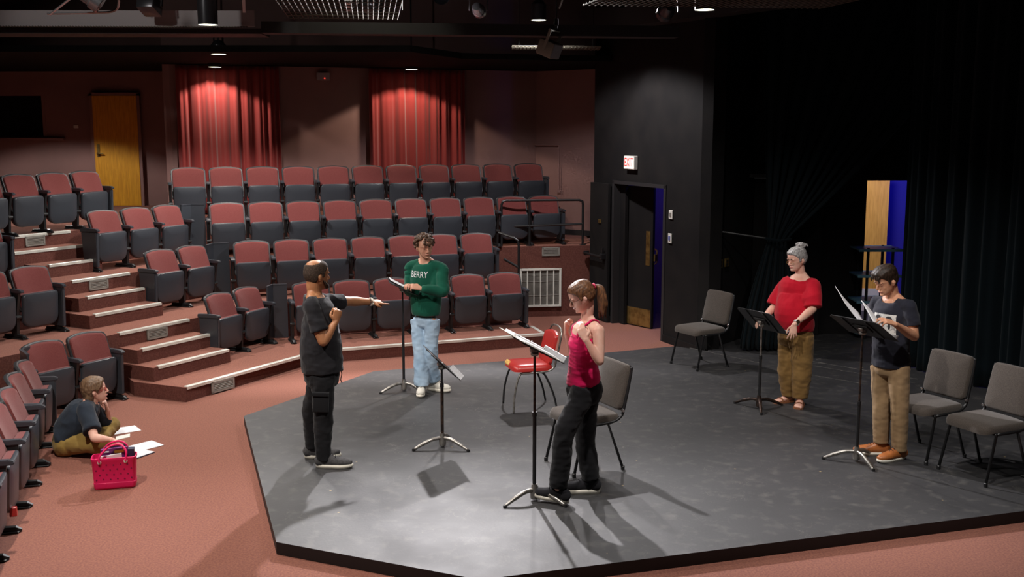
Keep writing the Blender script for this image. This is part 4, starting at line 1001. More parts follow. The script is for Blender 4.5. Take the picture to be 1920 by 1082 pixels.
J_navy = dict(pelvis=V((3.243, 8.95, 0.905)), hipR=V((3.196, 9.03, 0.84)), hipL=V((3.292, 8.88, 0.875)), kneeR=V((3.194, 8.97, 0.552)), kneeL=V((3.307, 8.85, 0.565)), ankR=V((3.21, 8.98, 0.216)), ankL=V((3.32, 8.84, 0.182)), chest=V((3.237, 8.94, 1.288)), belly=V((3.235, 8.94, 1.066)), neck=V((3.234, 8.96, 1.478)), head=V((3.166, 8.93, 1.629)), shL=V((3.32, 8.79, 1.424)), elL=V((3.347, 8.72, 1.188)), wrL=V((3.123, 8.56, 1.321)), haL=V((2.977, 8.52, 1.359)), shR=V((3.158, 9.1, 1.409)), elR=V((3.162, 9.14, 1.148)), wrR=V((3.022, 8.98, 1.225)), haR=V((2.909, 8.92, 1.278)), hem=V((3.248, 8.95, 0.896)))
J_sit = dict(pelvis=V((-4.114, 9.36, 0.052)), hipR=V((-4.005, 9.24, 0.059)), hipL=V((-4.135, 9.5, 0.02)), kneeR=V((-3.631, 9.12, 0.125)), kneeL=V((-3.854, 9.78, 0.081)), ankR=V((-3.981, 9.45, -0.031)), ankL=V((-3.858, 9.44, -0.017)), chest=V((-3.95, 9.38, 0.336)), belly=V((-4.062, 9.37, 0.169)), neck=V((-3.883, 9.39, 0.462)), head=V((-3.838, 9.4, 0.564)), shR=V((-3.852, 9.2, 0.434)), elR=V((-3.7, 8.99, 0.237)), wrR=V((-3.557, 8.99, 0.223)), haR=V((-3.5, 9.03, 0.182)), shL=V((-3.942, 9.56, 0.358)), elL=V((-3.867, 9.74, 0.119)), wrL=V((-3.82, 9.62, 0.321)), haL=V((-3.797, 9.55, 0.431)))
# ================================================================ people
Z = V((0, 0, 1))
def skin(name, c, c2): 
    m = mat(name, c, .5, spec=.35, nz=(18, 4, .35, .75), col2=c2); b = m.node_tree.nodes['Principled BSDF']
    b.inputs['Subsurface Weight'].default_value = .08; b.inputs['Subsurface Scale'].default_value = .02; return m
M['skin_dark'] = skin('brown_skin', (.41, .185, .088), (.33, .14, .062))
M['skin_light'] = skin('fair_skin', (.66, .36, .25), (.60, .28, .19))
M['skin_pale'] = skin('pale_skin', (.76, .46, .36), (.70, .36, .27))
M['skin_tan'] = skin('tan_skin', (.60, .31, .19), (.50, .23, .13))
def cloth(name, c, c2=None, sc=8, rough=.9, sheen=.1): return mat(name, c, rough, spec=.2, nz=(sc, 5, .35, .7), col2=c2 or tuple(x * .75 for x in c), bump=(500, .25, .0015), sheen=sheen)
M['black_tee'] = cloth('black_tshirt_cotton', (.016, .0155, .019)); M['black_pants'] = cloth('black_trouser_cotton', (.010, .010, .012))
M['navy_tee'] = cloth('dark_navy_tshirt', (.018, .019, .030)); M['khaki'] = cloth('khaki_twill', (.33, .215, .115), (.28, .18, .09)); M['olive'] = cloth('olive_brown_linen', (.235, .135, .045), (.19, .105, .032))
M['olive_pants'] = cloth('mustard_khaki_cotton', (.30, .20, .055), (.24, .155, .04)); M['slate_shirt'] = cloth('dark_blue_grey_shirt', (.020, .028, .042), sc=14)
M['green'] = cloth('forest_green_fleece', (.008, .105, .065), (.006, .080, .048)); M['jeans'] = cloth('light_blue_denim', (.30, .44, .60), (.46, .58, .70), sc=4)
M['pink_top'] = cloth('hot_pink_knit', (.62, .006, .095), (.52, .004, .075)); M['red_top'] = cloth('crimson_jersey', (.50, .006, .022), (.42, .004, .018))
M['hair_black'] = mat('cropped_black_hair', (.030, .020, .015), .8, spec=.25, bump=(260, 1.0, .005), nz=(120, 4, .4, .65), col2=(.075, .048, .032)); 
def hairm(name, c, c2, sc=(60, 60, 6)):
    m = mat(name, c, .5, spec=.45); t = m.node_tree; b = t.nodes['Principled BSDF']
    tc = t.nodes.new('ShaderNodeTexCoord'); mp = t.nodes.new('ShaderNodeMapping'); mp.inputs['Scale'].default_value = sc
    n = t.nodes.new('ShaderNodeTexNoise'); n.inputs['Scale'].default_value = 2.5; n.inputs['Detail'].default_value = 4
    r = t.nodes.new('ShaderNodeValToRGB'); r.color_ramp.elements[0].position = .38; r.color_ramp.elements[0].color = (*c2, 1); r.color_ramp.elements[1].position = .62; r.color_ramp.elements[1].color = (*c, 1)
    bp = t.nodes.new('ShaderNodeBump'); bp.inputs['Strength'].default_value = .7; bp.inputs['Distance'].default_value = .004
    t.links.new(tc.outputs['Object'], mp.inputs['Vector']); t.links.new(mp.outputs['Vector'], n.inputs['Vector']); t.links.new(n.outputs['Fac'], r.inputs['Fac'])
    t.links.new(r.outputs['Color'], b.inputs['Base Color']); t.links.new(n.outputs['Fac'], bp.inputs['Height']); t.links.new(bp.outputs['Normal'], b.inputs['Normal']); return m
M['hair_brown'] = hairm('brown_curly_hair', (.13, .065, .035), (.045, .022, .012), (30, 30, 30)); M['hair_dark'] = hairm('dark_brown_hair', (.035, .020, .013), (.014, .008, .005), (30, 30, 12)); M['hair_dark'].node_tree.nodes['Principled BSDF'].inputs['Specular IOR Level'].default_value = .25
M['hair_auburn'] = hairm('auburn_brown_hair', (.20, .085, .035), (.075, .032, .016), (40, 40, 10)); M['hair_grey'] = hairm('grey_hair', (.42, .40, .39), (.17, .16, .16), (45, 45, 10)); M['hair_bob'] = hairm('light_brown_bob_hair', (.20, .12, .065), (.10, .055, .03), (50, 50, 8))
M['eye_white'] = mat('eye_white', (.7, .66, .62), .3); M['iris'] = mat('dark_iris', (.03, .018, .01), .2); M['lip'] = mat('lip_skin', (.50, .17, .14), .45); M['lip_dark'] = mat('lip_skin_brown', (.20, .07, .05), .45)
M['brow'] = mat('eyebrow_hair', (.05, .03, .02), .9); M['white_rubber'] = mat('cream_rubber_sole', (.78, .74, .64), .5); M['grey_knit'] = mat('grey_knit_shoe', (.075, .072, .074), .85, bump=(400, .4, .001), nz=(60, 3, .4, .6), col2=(.05, .048, .05))
M['tan_leather'] = mat('tan_leather', (.42, .135, .035), .4, spec=.5, nz=(20, 4, .4, .7), col2=(.33, .10, .025)); M['white_canvas'] = mat('off_white_canvas', (.66, .63, .56), .8); M['lace'] = mat('dark_lace', (.03, .03, .035), .9)
M['sandal'] = mat('brown_sandal_leather', (.28, .11, .05), .5); M['silver_bead'] = mat('silver_beads', (.7, .68, .66), .3, metal=.8); M['gold'] = mat('gold_wire', (.5, .3, .12), .3, metal=.9); M['hair_tie'] = mat('pink_hair_tie', (.75, .06, .14), .6)
M['print_grey'] = mat('grey_shirt_print', (.22, .22, .24), .8); M['print_white'] = mat('white_shirt_print', (.62, .61, .58), .8, nz=(30, 4, .55, .6), col2=(.3, .3, .3)); M['grey_bra'] = mat('grey_green_strap', (.10, .11, .085), .9)

def ell(bm, c, rad, axes=None, sub=3):
    mt = Matrix.Identity(3) if axes is None else Matrix(axes).transposed()
    bmesh.ops.create_icosphere(bm, subdivisions=sub, radius=1, matrix=Matrix.Translation(V(c)) @ mt.to_4x4() @ Matrix.Diagonal((*rad, 1)))
def limb(bm, nodes, lat, n=5, seg=18, capr=(1, 1), flat=False):
    """nodes: (point, radius along lat, radius across); closed tapered form with rounded (or flat) ends"""
    P = [V(q[0]) for q in nodes]; A = [q[1] for q in nodes]; B = [q[2] for q in nodes]
    pts, ra, rb = [], [], []
    def cr(a, i, t):
        p0, p1, p2, p3 = a[max(i - 1, 0)], a[i], a[i + 1], a[min(i + 2, len(a) - 1)]
        return .5 * ((2 * p1) + (p2 - p0) * t + (2 * p0 - 5 * p1 + 4 * p2 - p3) * t * t + (3 * p1 - p0 - 3 * p2 + p3) * t ** 3)
    for i in range(len(P) - 1):
        for k in range(n):
            t = k / n; pts.append(cr(P, i, t)); ra.append(cr(A, i, t)); rb.append(cr(B, i, t))
    pts.append(P[-1]); ra.append(A[-1]); rb.append(B[-1])
    if not flat:
        d0 = (pts[0] - pts[1]).normalized(); d1 = (pts[-1] - pts[-2]).normalized(); r0 = min(ra[0], rb[0]) * capr[0]; r1 = min(ra[-1], rb[-1]) * capr[1]
        pre = [(pts[0] + d0 * r0 * s, c_) for s, c_ in ((.97, .25), (.8, .6), (.45, .89))]; post = [(pts[-1] + d1 * r1 * s, c_) for s, c_ in ((.45, .89), (.8, .6), (.97, .25))]
        a0, b0, a1, b1 = ra[0], rb[0], ra[-1], rb[-1]
        pts = [p for p, _ in pre] + pts + [p for p, _ in post]; ra = [a0 * c_ for _, c_ in pre] + ra + [a1 * c_ for _, c_ in post]; rb = [b0 * c_ for _, c_ in pre] + rb + [b1 * c_ for _, c_ in post]
    lat = V(lat); rings = []
    for i, p in enumerate(pts):
        t = (pts[min(i + 1, len(pts) - 1)] - pts[max(i - 1, 0)]).normalized()
        u = lat - t * lat.dot(t); u = u.normalized() if u.length > .05 else t.orthogonal().normalized(); v = t.cross(u)
        rings.append([bm.verts.new(p + u * (ra[i] * math.cos(2 * math.pi * k / seg)) + v * (rb[i] * math.sin(2 * math.pi * k / seg))) for k in range(seg)])
    for a, b in zip(rings, rings[1:]):
        for k in range(seg): bm.faces.new((a[k], a[(k + 1) % seg], b[(k + 1) % seg], b[k]))
    bm.faces.new(rings[0][::-1]); bm.faces.new(rings[-1])
def vox(name, bm, voxel, m, parent, smooth=2, wr=None, disp=None):
    """fuse closed shapes into one continuous skin; wr=(amp, scale, stretch vector) adds cloth folds"""
    bmesh.ops.recalc_face_normals(bm, faces=bm.faces[:])
    me = bpy.data.meshes.new('tmp'); bm.to_mesh(me); bm.free(); o = bpy.data.objects.new('tmp', me); C.objects.link(o)
    r = o.modifiers.new('r', 'REMESH'); r.mode = 'VOXEL'; r.voxel_size = voxel; r.adaptivity = 0
    if smooth: s = o.modifiers.new('s', 'SMOOTH'); s.factor = .5; s.iterations = smooth
    bpy.context.view_layer.update()
    out = bpy.data.meshes.new_from_object(o.evaluated_get(bpy.context.evaluated_depsgraph_get())); bpy.data.objects.remove(o); out.name = name
    if wr or disp:
        co = [v.co.copy() for v in out.vertices]; no = [v.normal.copy() for v in out.vertices]
        for i, v in enumerate(out.vertices):
            p = co[i]; h = 0
            if wr:
                for (amp, sc, st, fn) in wr:
                    q = V((p.x * sc * st[0], p.y * sc * st[1], p.z * sc * st[2]))
                    a = noise.noise(q); a = (1 - abs(a) * 2.2) if fn == 'ridge' else a
                    h += amp * a
            if disp: h += disp(p, no[i])
            v.co = p + no[i] * h
    out.materials.clear(); out.materials.append(M[m] if isinstance(m, str) else m)
    for p in out.polygons: p.use_smooth = True
    ob = bpy.data.objects.new(name, out); link(ob, parent)
    if parent is not None: ob.matrix_parent_inverse = Matrix.Translation(-parent.location)
    return ob
def kid(name, bm, m, root, smooth=True):
    o = obj(name, bm, m, root, smooth=smooth)
    base_ = root
    while base_.parent: base_ = base_.parent
    o.matrix_parent_inverse = Matrix.Translation(-base_.location) if root.type == 'EMPTY' else Matrix.Identity(4)
    return o
def hframe(f, roll=0):
    f = V(f).normalized(); l = Z.cross(f).normalized(); u = f.cross(l).normalized()
    if roll: q = Matrix.Rotation(roll, 3, f); l = q @ l; u = q @ u
    return f, l, u
HEAD = [(.118, .010, .020, .012), (.112, .038, .046, .036), (.100, .064, .072, .056), (.080, .082, .089, .069), (.050, .094, .098, .077), (.022, .0965, .101, .079), (.004, .089, .100, .078), (-.018, .088, .093, .0755),
        (-.040, .089, .080, .070), (-.060, .090, .056, .063), (-.080, .088, .030, .054), (-.098, .084, .005, .041), (-.110, .072, -.020, .026), (-.114, .060, -.035, .012)]
def head_form(bm, c, F, s=1.0, jaw=1.0, nose=1.0):
    f, l, u = F; rings = []; seg = 24
    for (h, yf, yb, w_) in HEAD:
        if h < -.05: w_ *= jaw
        cy = (yf - yb) / 2; ry = (yf + yb) / 2; ring = []
        for k in range(seg):
            a = 2 * math.pi * k / seg; ca, sa = math.cos(a), math.sin(a)
            e = .86 if ca > 0 else 1.0
            x = cy + ry * (abs(ca) ** e) * (1 if ca > 0 else -1); y = w_ * (abs(sa) ** .95) * (1 if sa > 0 else -1)
            ring.append(bm.verts.new(c + (f * x + l * y + u * h) * s))
        rings.append(ring)
    for a, b in zip(rings, rings[1:]):
        for k in range(seg): bm.faces.new((a[k], b[k], b[(k + 1) % seg], a[(k + 1) % seg]))
    bm.faces.new(rings[0]); bm.faces.new(rings[-1][::-1])
    ax = (f, l, u); g = lambda x, y, z: c + (f * x + l * y + u * z) * s
    limb(bm, [(g(.088, 0, .008), .007 * s, .008 * s), (g(.100 * (1 + .0 * nose), 0, -.010), .009 * s, .010 * s), (g(.104 + .007 * nose, 0, -.027), .0115 * s, .010 * s)], l, 3, 10)
    for q in (-1, 1): ell(bm, g(.096, q * .011, -.034), (.011 * s, .008 * s, .008 * s), ax, 2)                     # nostrils
    for q in (-1, 1):
        ell(bm, g(.083, q * .030, .022), (.012 * s, .022 * s, .008 * s), ax, 2)   # brow ridge
        ell(bm, g(.058, q * .037, -.028), (.020 * s, .021 * s, .026 * s), ax, 2)  # cheek
        limb(bm, [(g(-.004, q * .079, .006), .006 * s, .012 * s), (g(-.008, q * .086, -.010), .007 * s, .017 * s), (g(-.002, q * .080, -.034), .006 * s, .009 * s)], l, 3, 10)   # ear
    ell(bm, g(.082, 0, -.094), (.016 * s, .022 * s, .013 * s), ax, 2)  # chin
    ell(bm, g(.089, 0, -.0575), (.012 * s, .024 * s, .007 * s), ax, 2); ell(bm, g(.088, 0, -.068), (.011 * s, .020 * s, .006 * s), ax, 2)
    return g
def face_bits(root, c, F, s=1.0, lipm='lip', lids=.5, brow='brow', skin_m='skin_light'):
    f, l, u = F; ax = (f, l, u); g = lambda x, y, z: c + (f * x + l * y + u * z) * s
    for q in (-1, 1):
        bm = BM(); ell(bm, g(.0735, q * .031, .003), (.0125 * s, .0145 * s, .0105 * s), ax, 2); e = kid('eye', bm, 'eye_white', root)
        bm = BM(); ell(bm, g(.0830, q * .031, .002), (.0038 * s, .006 * s, .006 * s), ax, 2); kid('iris', bm, 'iris', e)
        bm = BM(); ell(bm, g(.0735, q * .031, .0075 - .004 * lids), (.0142 * s, .0165 * s, (.0085 + .003 * lids) * s), ax, 2); kid('eyelid', bm, skin_m, e)
        bm = BM(); limb(bm, [(g(.0935, q * .012, .021), .002 * s, .004 * s), (g(.092, q * .030, .0275), .0025 * s, .0045 * s), (g(.080, q * .048, .021), .0015 * s, .003 * s)], f, 3, 8); kid('eyebrow', bm, brow, root)
    bm = BM(); limb(bm, [(g(.089, -.022, -.062), .003 * s, .004 * s), (g(.1005, 0, -.0605), .0035 * s, .0065 * s), (g(.089, .022, -.062), .003 * s, .004 * s)], f, 4, 8); kid('mouth', bm, lipm, root)
def glasses(root, c, F, s, m, drop=0.0, half=False):
    f, l, u = F; g = lambda x, y, z: c + (f * x + l * y + u * (z + drop)) * s
    bm = BM()
    for q in (-1, 1):
        pts = [g(.100 - .006 * abs(math.cos(a)), q * .031 + .021 * math.cos(a), (-.002 + .016 * math.sin(a)) * (.62 if half else 1)) for a in [2 * math.pi * k / 20 for k in range(21)]]
        tube(bm, pts, .0014 * s * (1.2), 6)
        tube(bm, [g(.094, q * .052, .003), g(.06, q * .078, .004), g(-.004, q * .083, .004)], .0013 * s, 6)
    tube(bm, [g(.101, -.010, .002), g(.105, 0, .006), g(.101, .010, .002)], .0014 * s, 6)
    return kid('glasses', bm, m, root)
def hand(bm, wr, d, n, side, curl=(.3, .35, .4, .45), thumb=.4, s=1.0, spread=.06, sweep=0):
    """wr wrist, d toward the knuckles, n out of the back of the hand; side 'R' or 'L'; curl per finger in radians-ish"""
    d = V(d).normalized(); n = V(n); n = (n - d * n.dot(d)).normalized(); T = n.cross(d) if side == 'R' else d.cross(n); T.normalize(); wr = V(wr)
    k = wr + d * .088 * s
    limb(bm, [(wr - d * .01, .026 * s, .020 * s), (wr + d * .03 * s, .033 * s, .016 * s), (wr + d * .065 * s, .040 * s, .014 * s), (k, .038 * s, .0115 * s)], T, 4, 16, capr=(.3, 1))
    offs = (.029, .0095, -.0095, -.028); lens = (.072, .080, .075, .058); base_ = (.086, .092, .087, .078)
    for i in range(4):
        p = wr + d * base_[i] * s + T * offs[i] * s; c_ = curl[i]
        dirn = (d + T * (spread * (1.5 - i)) ).normalized(); nodes = [(p - dirn * .018 * s, .0088 * s, .0090 * s), (p, .0088 * s, .0090 * s)]
        ang = 0
        for j, fr in enumerate((.46, .30, .24)):
            ang += c_ * (1.0, 1.25, .9)[j]
            dd = dirn * math.cos(ang) - n * math.sin(ang); p = p + dd * lens[i] * fr * s
            nodes.append((p, (.0082, .0075, .0062)[j] * s, (.0082, .0073, .0058)[j] * s))
        limb(bm, nodes, T, 3, 10)
    p = wr + d * .022 * s + T * .024 * s
    d1 = (d * .62 + T * .72 - n * .25).normalized(); d2 = (d * .92 + T * (.35 - thumb * .8) - n * (.15 + thumb * .5)).normalized(); d3 = (d * .85 + T * (.1 - thumb * 1.3) - n * (.1 + thumb * .6)).normalized()
    q1 = p + d1 * .036 * s; q2 = q1 + d2 * .032 * s; q3 = q2 + d3 * .024 * s
    limb(bm, [(p - d1 * .012, .013 * s, .012 * s), (p + d1 * .01, .014 * s, .012 * s), (q1, .0105 * s, .010 * s), (q2, .0095 * s, .0088 * s), (q3, .0075 * s, .007 * s)], n, 3, 10)
def arm(bm, sh, el, wr, k=1.0):
    ax = (V(el) - V(sh)).cross(V(wr) - V(el)); ax = ax.normalized() if ax.length > .001 else Z
    m1 = V(sh).lerp(V(el), .5); m2 = V(el).lerp(V(wr), .3)
    limb(bm, [(sh, .050 * k, .052 * k), (m1, .045 * k, .048 * k), (el, .037 * k, .039 * k)], ax, 5)
    limb(bm, [(el, .037 * k, .039 * k), (m2, .038 * k, .040 * k), (V(el).lerp(V(wr), .7), .030 * k, .029 * k), (wr, .025 * k, .021 * k)], ax, 5)
def leg(bm, hip, kn, an, k=1.0):
    lat = V((1, 0, 0)); c_ = V(kn).lerp(V(an), .3)
    limb(bm, [(hip, .062 * k, .064 * k), (V(hip).lerp(V(kn), .5), .056 * k, .060 * k), (kn, .044 * k, .046 * k)], lat, 5)
    limb(bm, [(kn, .044 * k, .046 * k), (c_, .044 * k, .046 * k), (V(kn).lerp(V(an), .75), .037 * k, .037 * k), (an, .032 * k, .034 * k)], lat, 5)
def body(root, J, f, F, m, k=1.0, ak=None, hs=1.0, jaw=1.0, tors=(.15, .095), shoulders=.045, hands=None, extra=None, voxel=.0048, feet=None, neckr=.052):
    """one continuous body"""
    f = V(f).normalized(); l = Z.cross(f).normalized(); bm = BM(); tw, td = tors
    limb(bm, [(J['pelvis'] + Z * .01, tw * .70, td * .72), (J['belly'], tw * .72, td * .78), (J['chest'], tw, td * 1.0), (J['neck'] - Z * .055, tw * .80, td * .72)], l, 6, 24)
    for s in 'RL':
        limb(bm, [(J['neck'] - Z * .02, .045 * k, .05 * k), (J['sh' + s], shoulders * k, shoulders * 1.05 * k)], Z, 4)
        nk = V(J['neck']); limb(bm, [(nk + Z * .035 - f * .02, .036 * k, .034 * k), (nk.lerp(J['sh' + s], .4) + Z * .012 - f * .012, .040 * k, .036 * k), (nk.lerp(J['sh' + s], .95) + Z * .0, .042 * k, .042 * k)], f, 4)
    c = V(J['head'])
    g = head_form(bm, c, F, hs, jaw)
    limb(bm, [(J['neck'] - Z * .05, neckr * 1.35, neckr * 1.2), (J['neck'] + Z * .01, neckr * 1.02, neckr), (g(-.020, 0, -.075), neckr * .98, neckr), (g(-.016, 0, -.02), neckr, neckr)], l, 5, 18)
    for s in 'RL': arm(bm, J['sh' + s], J['el' + s], J['wr' + s], ak or k); leg(bm, J['hip' + s], J['knee' + s], J['ank' + s], k)
    for (wr, d, n, side, kw) in (hands or []): hand(bm, wr, d, n, side, **kw)
    for (an, d, ln) in (feet or []):
        d = V(d).normalized(); an = V(an); g0 = V((an.x, an.y, STZ + .012))
        limb(bm, [(g0 - d * .05 + Z * .02, .028, .026), (g0 + d * .03 + Z * .028, .034, .034), (g0 + d * .10 + Z * .018, .040, .020), (g0 + d * (ln - .08) + Z * .012, .042, .013)], d.cross(Z), 5)
        for q, (o_, r_) in enumerate(((-.028, .013), (-.008, .0095), (.007, .009), (.020, .0085), (.032, .0075))): 
            sd = d.cross(Z) * (1 if (root.get('ft', 0) == 0) else -1); limb(bm, [(g0 + d * (ln - .10) + sd * o_ + Z * .012, r_, r_), (g0 + d * (ln - .055 - .006 * q) + sd * o_ + Z * .010, r_, r_)], sd, 3, 10)
    if extra: extra(bm, g)
    return vox('body', bm, voxel, m, root, 2), g
def sleeve(bm, sh, el, frac, r0, r1, lat=None, neck=None):
    e = V(sh).lerp(V(el), frac); d = (V(el) - V(sh)).normalized()
    n = [(V(sh), r0, r0), (V(sh).lerp(e, .5), (r0 + r1) / 2, (r0 + r1) / 2), (e, r1, r1)]
    limb(bm, n, lat or Z, 5, 20, flat=True); ell(bm, V(sh), (r0, r0, r0))
    if neck is not None: limb(bm, [(V(sh), r0, r0), (neck, r0 * .8, r0 * .7)], Z, 4)
def shoe(root, an, d, m, ln=.285, wd=.048, sole='white_rubber', sole_h=.03, collar=.075, laces=True, z0=None, toe=.030, tilt=0, boot=False):
    d = V(d).normalized(); d = V((d.x, d.y, 0)).normalized(); sd = d.cross(Z); g0 = V((an[0], an[1], z0 if z0 is not None else STZ)) - d * .065
    up = Z
    if tilt: q = Matrix.Rotation(tilt, 3, sd); d = q @ d; up = q @ Z
    bm = BM(); prof = [(.0, .033, .036), (.03, .037, .056), (.09, .038, .060), (.14, .041, .048), (.19, .046, .038), (.24, .043, .032), (ln - .012, .026, .022)]
    limb(bm, [(g0 + d * x + up * (sole_h + h * .55), w_ * wd / .046, h) for x, w_, h in prof], sd, 4, 20, capr=(.4, .5))
    limb(bm, [(g0 + d * .055 + up * (sole_h + .02), .036, .045), (g0 + d * .050 + up * (sole_h + collar), .036, .043)], sd, 3, 18, flat=True)
    # flatten underside
    for v in bm.verts:
        h = (v.co - g0).dot(up)
        if h < sole_h * .7: v.co += up * (sole_h * .7 - h)
    s_ = vox('shoe', bm, .0045, m, root, 2)
    bm = BM(); n = 28; ol = []
    for k in range(n):
        a = 2 * math.pi * k / n; x = ln / 2 + (ln / 2 + .006) * math.cos(a); w_ = (.046 + .008 * math.cos(a - .3)) * (wd / .046)
        ol.append((x, w_ * math.sin(a) * (1 - .16 * math.exp(-((x - ln * .42) / .05) ** 2))))
    lo = [g0 + d * x + sd * y + up * (.001 + .012 * max(0, (x - ln * .75) / (ln * .25)) ** 2) for x, y in ol]; mid_ = [g0 + d * (ln / 2 + (x - ln / 2) * 1.015) + sd * y * 1.05 + up * (sole_h * .55 + .004) for x, y in ol]
    hi = [g0 + d * x + sd * y + up * (sole_h + .006 * abs(x - ln * .5) / ln * 2) for x, y in ol]
    R0, R1, R2 = [[bm.verts.new(p) for p in r_] for r_ in (lo, mid_, hi)]
    for a, b in ((R0, R1), (R1, R2)):
        for k in range(n): bm.faces.new((a[k], a[(k + 1) % n], b[(k + 1) % n], b[k]))
    bm.faces.new(R0[::-1]); bm.faces.new(R2); kid('sole', bm, sole, s_)
    if laces:
        bm = BM()
        for i in range(5):
            x = .100 + .019 * i; h = sole_h + .116 - .0125 * i
            tube(bm, [g0 + d * (x - .004) - sd * .022 + up * (h - .014), g0 + d * x + up * h, g0 + d * (x + .006) + sd * .022 + up * (h - .014)], .0028, 6)
        kid('laces', bm, 'lace', s_)
    return s_
def trousers(root, J, m, hw, hd, f, th, kn, cf, name='trousers', top=.06, cuff=.02, gather=False, wr=.006, flare=0):
    f = V(f).normalized(); l = Z.cross(f).normalized(); bm = BM(); P = J['pelvis']
    limb(bm, [(P + Z * top, hw * .93, hd * .92), (P + Z * .0, hw, hd), (P - Z * .06, hw * .98, hd * .98)], l, 5, 28, flat=False, capr=(.2, .5))
    for s in 'RL':
        h, k_, a = J['hip' + s], J['knee' + s], J['ank' + s]; e = a + (a - k_).normalized() * cuff; md = k_.lerp(e, .5)
        limb(bm, [(h + Z * .03, th, th * 1.05), (h.lerp(k_, .5), (th + kn) / 2 * 1.0, (th + kn) / 2 * 1.04), (k_, kn, kn * 1.05), (md, (kn + cf) / 2, (kn + cf) / 2 * 1.06), (e, cf, cf)], l, 6, 22, flat=True)
    o = vox(name, bm, .0075, m, root, 2, wr=[(wr, 9, (1, 1, .8), 'ridge'), (wr * .6, 20, (1, 1, 1.6), 'n')])
    return o

from mathutils.bvhtree import BVHTree
def smoothstep(a, b, x): t = max(0, min(1, (x - a) / (b - a))); return t * t * (3 - 2 * t)
HAIRLINE = [(-.12, -.078), (-.045, -.078), (-.024, -.055), (-.014, .004), (.006, .008), (.016, -.022), (.030, -.018), (.038, .020), (.058, .046), (.078, .064), (.12, .070)]
def hairline(x, tab=HAIRLINE):
    for (x0, z0), (x1, z1) in zip(tab, tab[1:]):
        if x0 <= x <= x1: return z0 + (z1 - z0) * (x - x0) / (x1 - x0)
    return tab[-1][1]
def hair_cap(root, c, F, s, m, thick, tab=HAIRLINE, soft=.016, strands=.0015, freq=60, name='hair', jaw=1.0):
    """scalp-hugging hair: offsets the head form outward where hair grows and sinks under the skin elsewhere"""
    f, l, u = F; bm = BM(); rows = []; NR, NS = 64, 96; hs_ = [q for q in HEAD]
    def ringat(t):
        i = min(int(t), len(hs_) - 2); k = t - i; p0, p1, p2, p3 = hs_[max(i - 1, 0)], hs_[i], hs_[i + 1], hs_[min(i + 2, len(hs_) - 1)]
        return [.5 * (2 * b + (c_ - a) * k + (2 * a - 5 * b + 4 * c_ - d) * k * k + (3 * b - a - 3 * c_ + d) * k ** 3) for a, b, c_, d in zip(p0, p1, p2, p3)]
    for j in range(NR + 1):
        h, yf, yb, w_ = ringat((len(hs_) - 3.01) * j / NR); row = []
        for k in range(NS):
            a = 2 * math.pi * k / NS; ca, sa = math.cos(a), math.sin(a); e = .86 if ca > 0 else 1.0
            x = (yf - yb) / 2 + (yf + yb) / 2 * (abs(ca) ** e) * (1 if ca > 0 else -1); y = w_ * (abs(sa) ** .95) * (1 if sa > 0 else -1)
            o_ = V((x, y, (h - .0) * .9)).normalized() if h > -.03 else V((x, y, 0)).normalized()
            g_ = smoothstep(-soft * .4, soft, h - hairline(x, tab)); T = thick(x, y, h)
            n_ = noise.noise(V((x * freq * .35, y * freq, h * freq))) * strands
            t = -.010 * (1 - g_) + (T + n_) * g_
            p = V((x, y, h)) + o_ * t; row.append(bm.verts.new(c + (f * p.x + l * p.y + u * p.z) * s))
        rows.append(row)
    for a, b in zip(rows, rows[1:]):
        for k in range(NS): bm.faces.new((a[k], b[k], b[(k + 1) % NS], a[(k + 1) % NS]))
    bm.faces.new(rows[0]); bmesh.ops.recalc_face_normals(bm, faces=bm.faces[:])
    return kid(name, bm, m, root)
def tree_of(o): return BVHTree.FromPolygons([v.co[:] for v in o.data.vertices], [p.vertices[:] for p in o.data.polygons])
def drape_on(tr, p, d, off):
    """drop point p along d onto the cloth and lift it by off"""
    d = V(d).normalized(); h = tr.ray_cast(V(p) - d * .5, d)
    return (h[0] - d * off) if h[0] is not None else V(p)
def hug(tr, p, off):
    h = tr.find_nearest(V(p)); n = h[1]
    return h[0] + n * off

def scoop(o, c, l, f, rx, ry, depth=.045, lo=.16):
    """neckline: sinks the cloth round the neck so skin shows inside a clean curve"""
    for v in o.data.vertices:
        d = v.co - c
        if d.z < -lo or d.z > .12: continue
        r = math.sqrt((d.dot(l) / rx) ** 2 + (d.dot(f) / ry) ** 2)
        if r < 1.2: v.co -= Z * depth * (1 - smoothstep(.90, 1.12, r))
def person(J, label, z=None):
    p = (J['ankR'] + J['ankL']) / 2
    return empty('person', (p.x, p.y, STZ if z is None else z), 0, label, 'person')
def curls(bm, c, F, s, pts, r, seed=3):
    rr = random.Random(seed); f, l, u = F
    for (x, y, z) in pts: ell(bm, c + (f * (x + rr.uniform(-.006, .006)) + l * (y + rr.uniform(-.006, .006)) + u * (z + rr.uniform(-.006, .006))) * s, (r * s * rr.uniform(.8, 1.2),) * 3, None, 1)
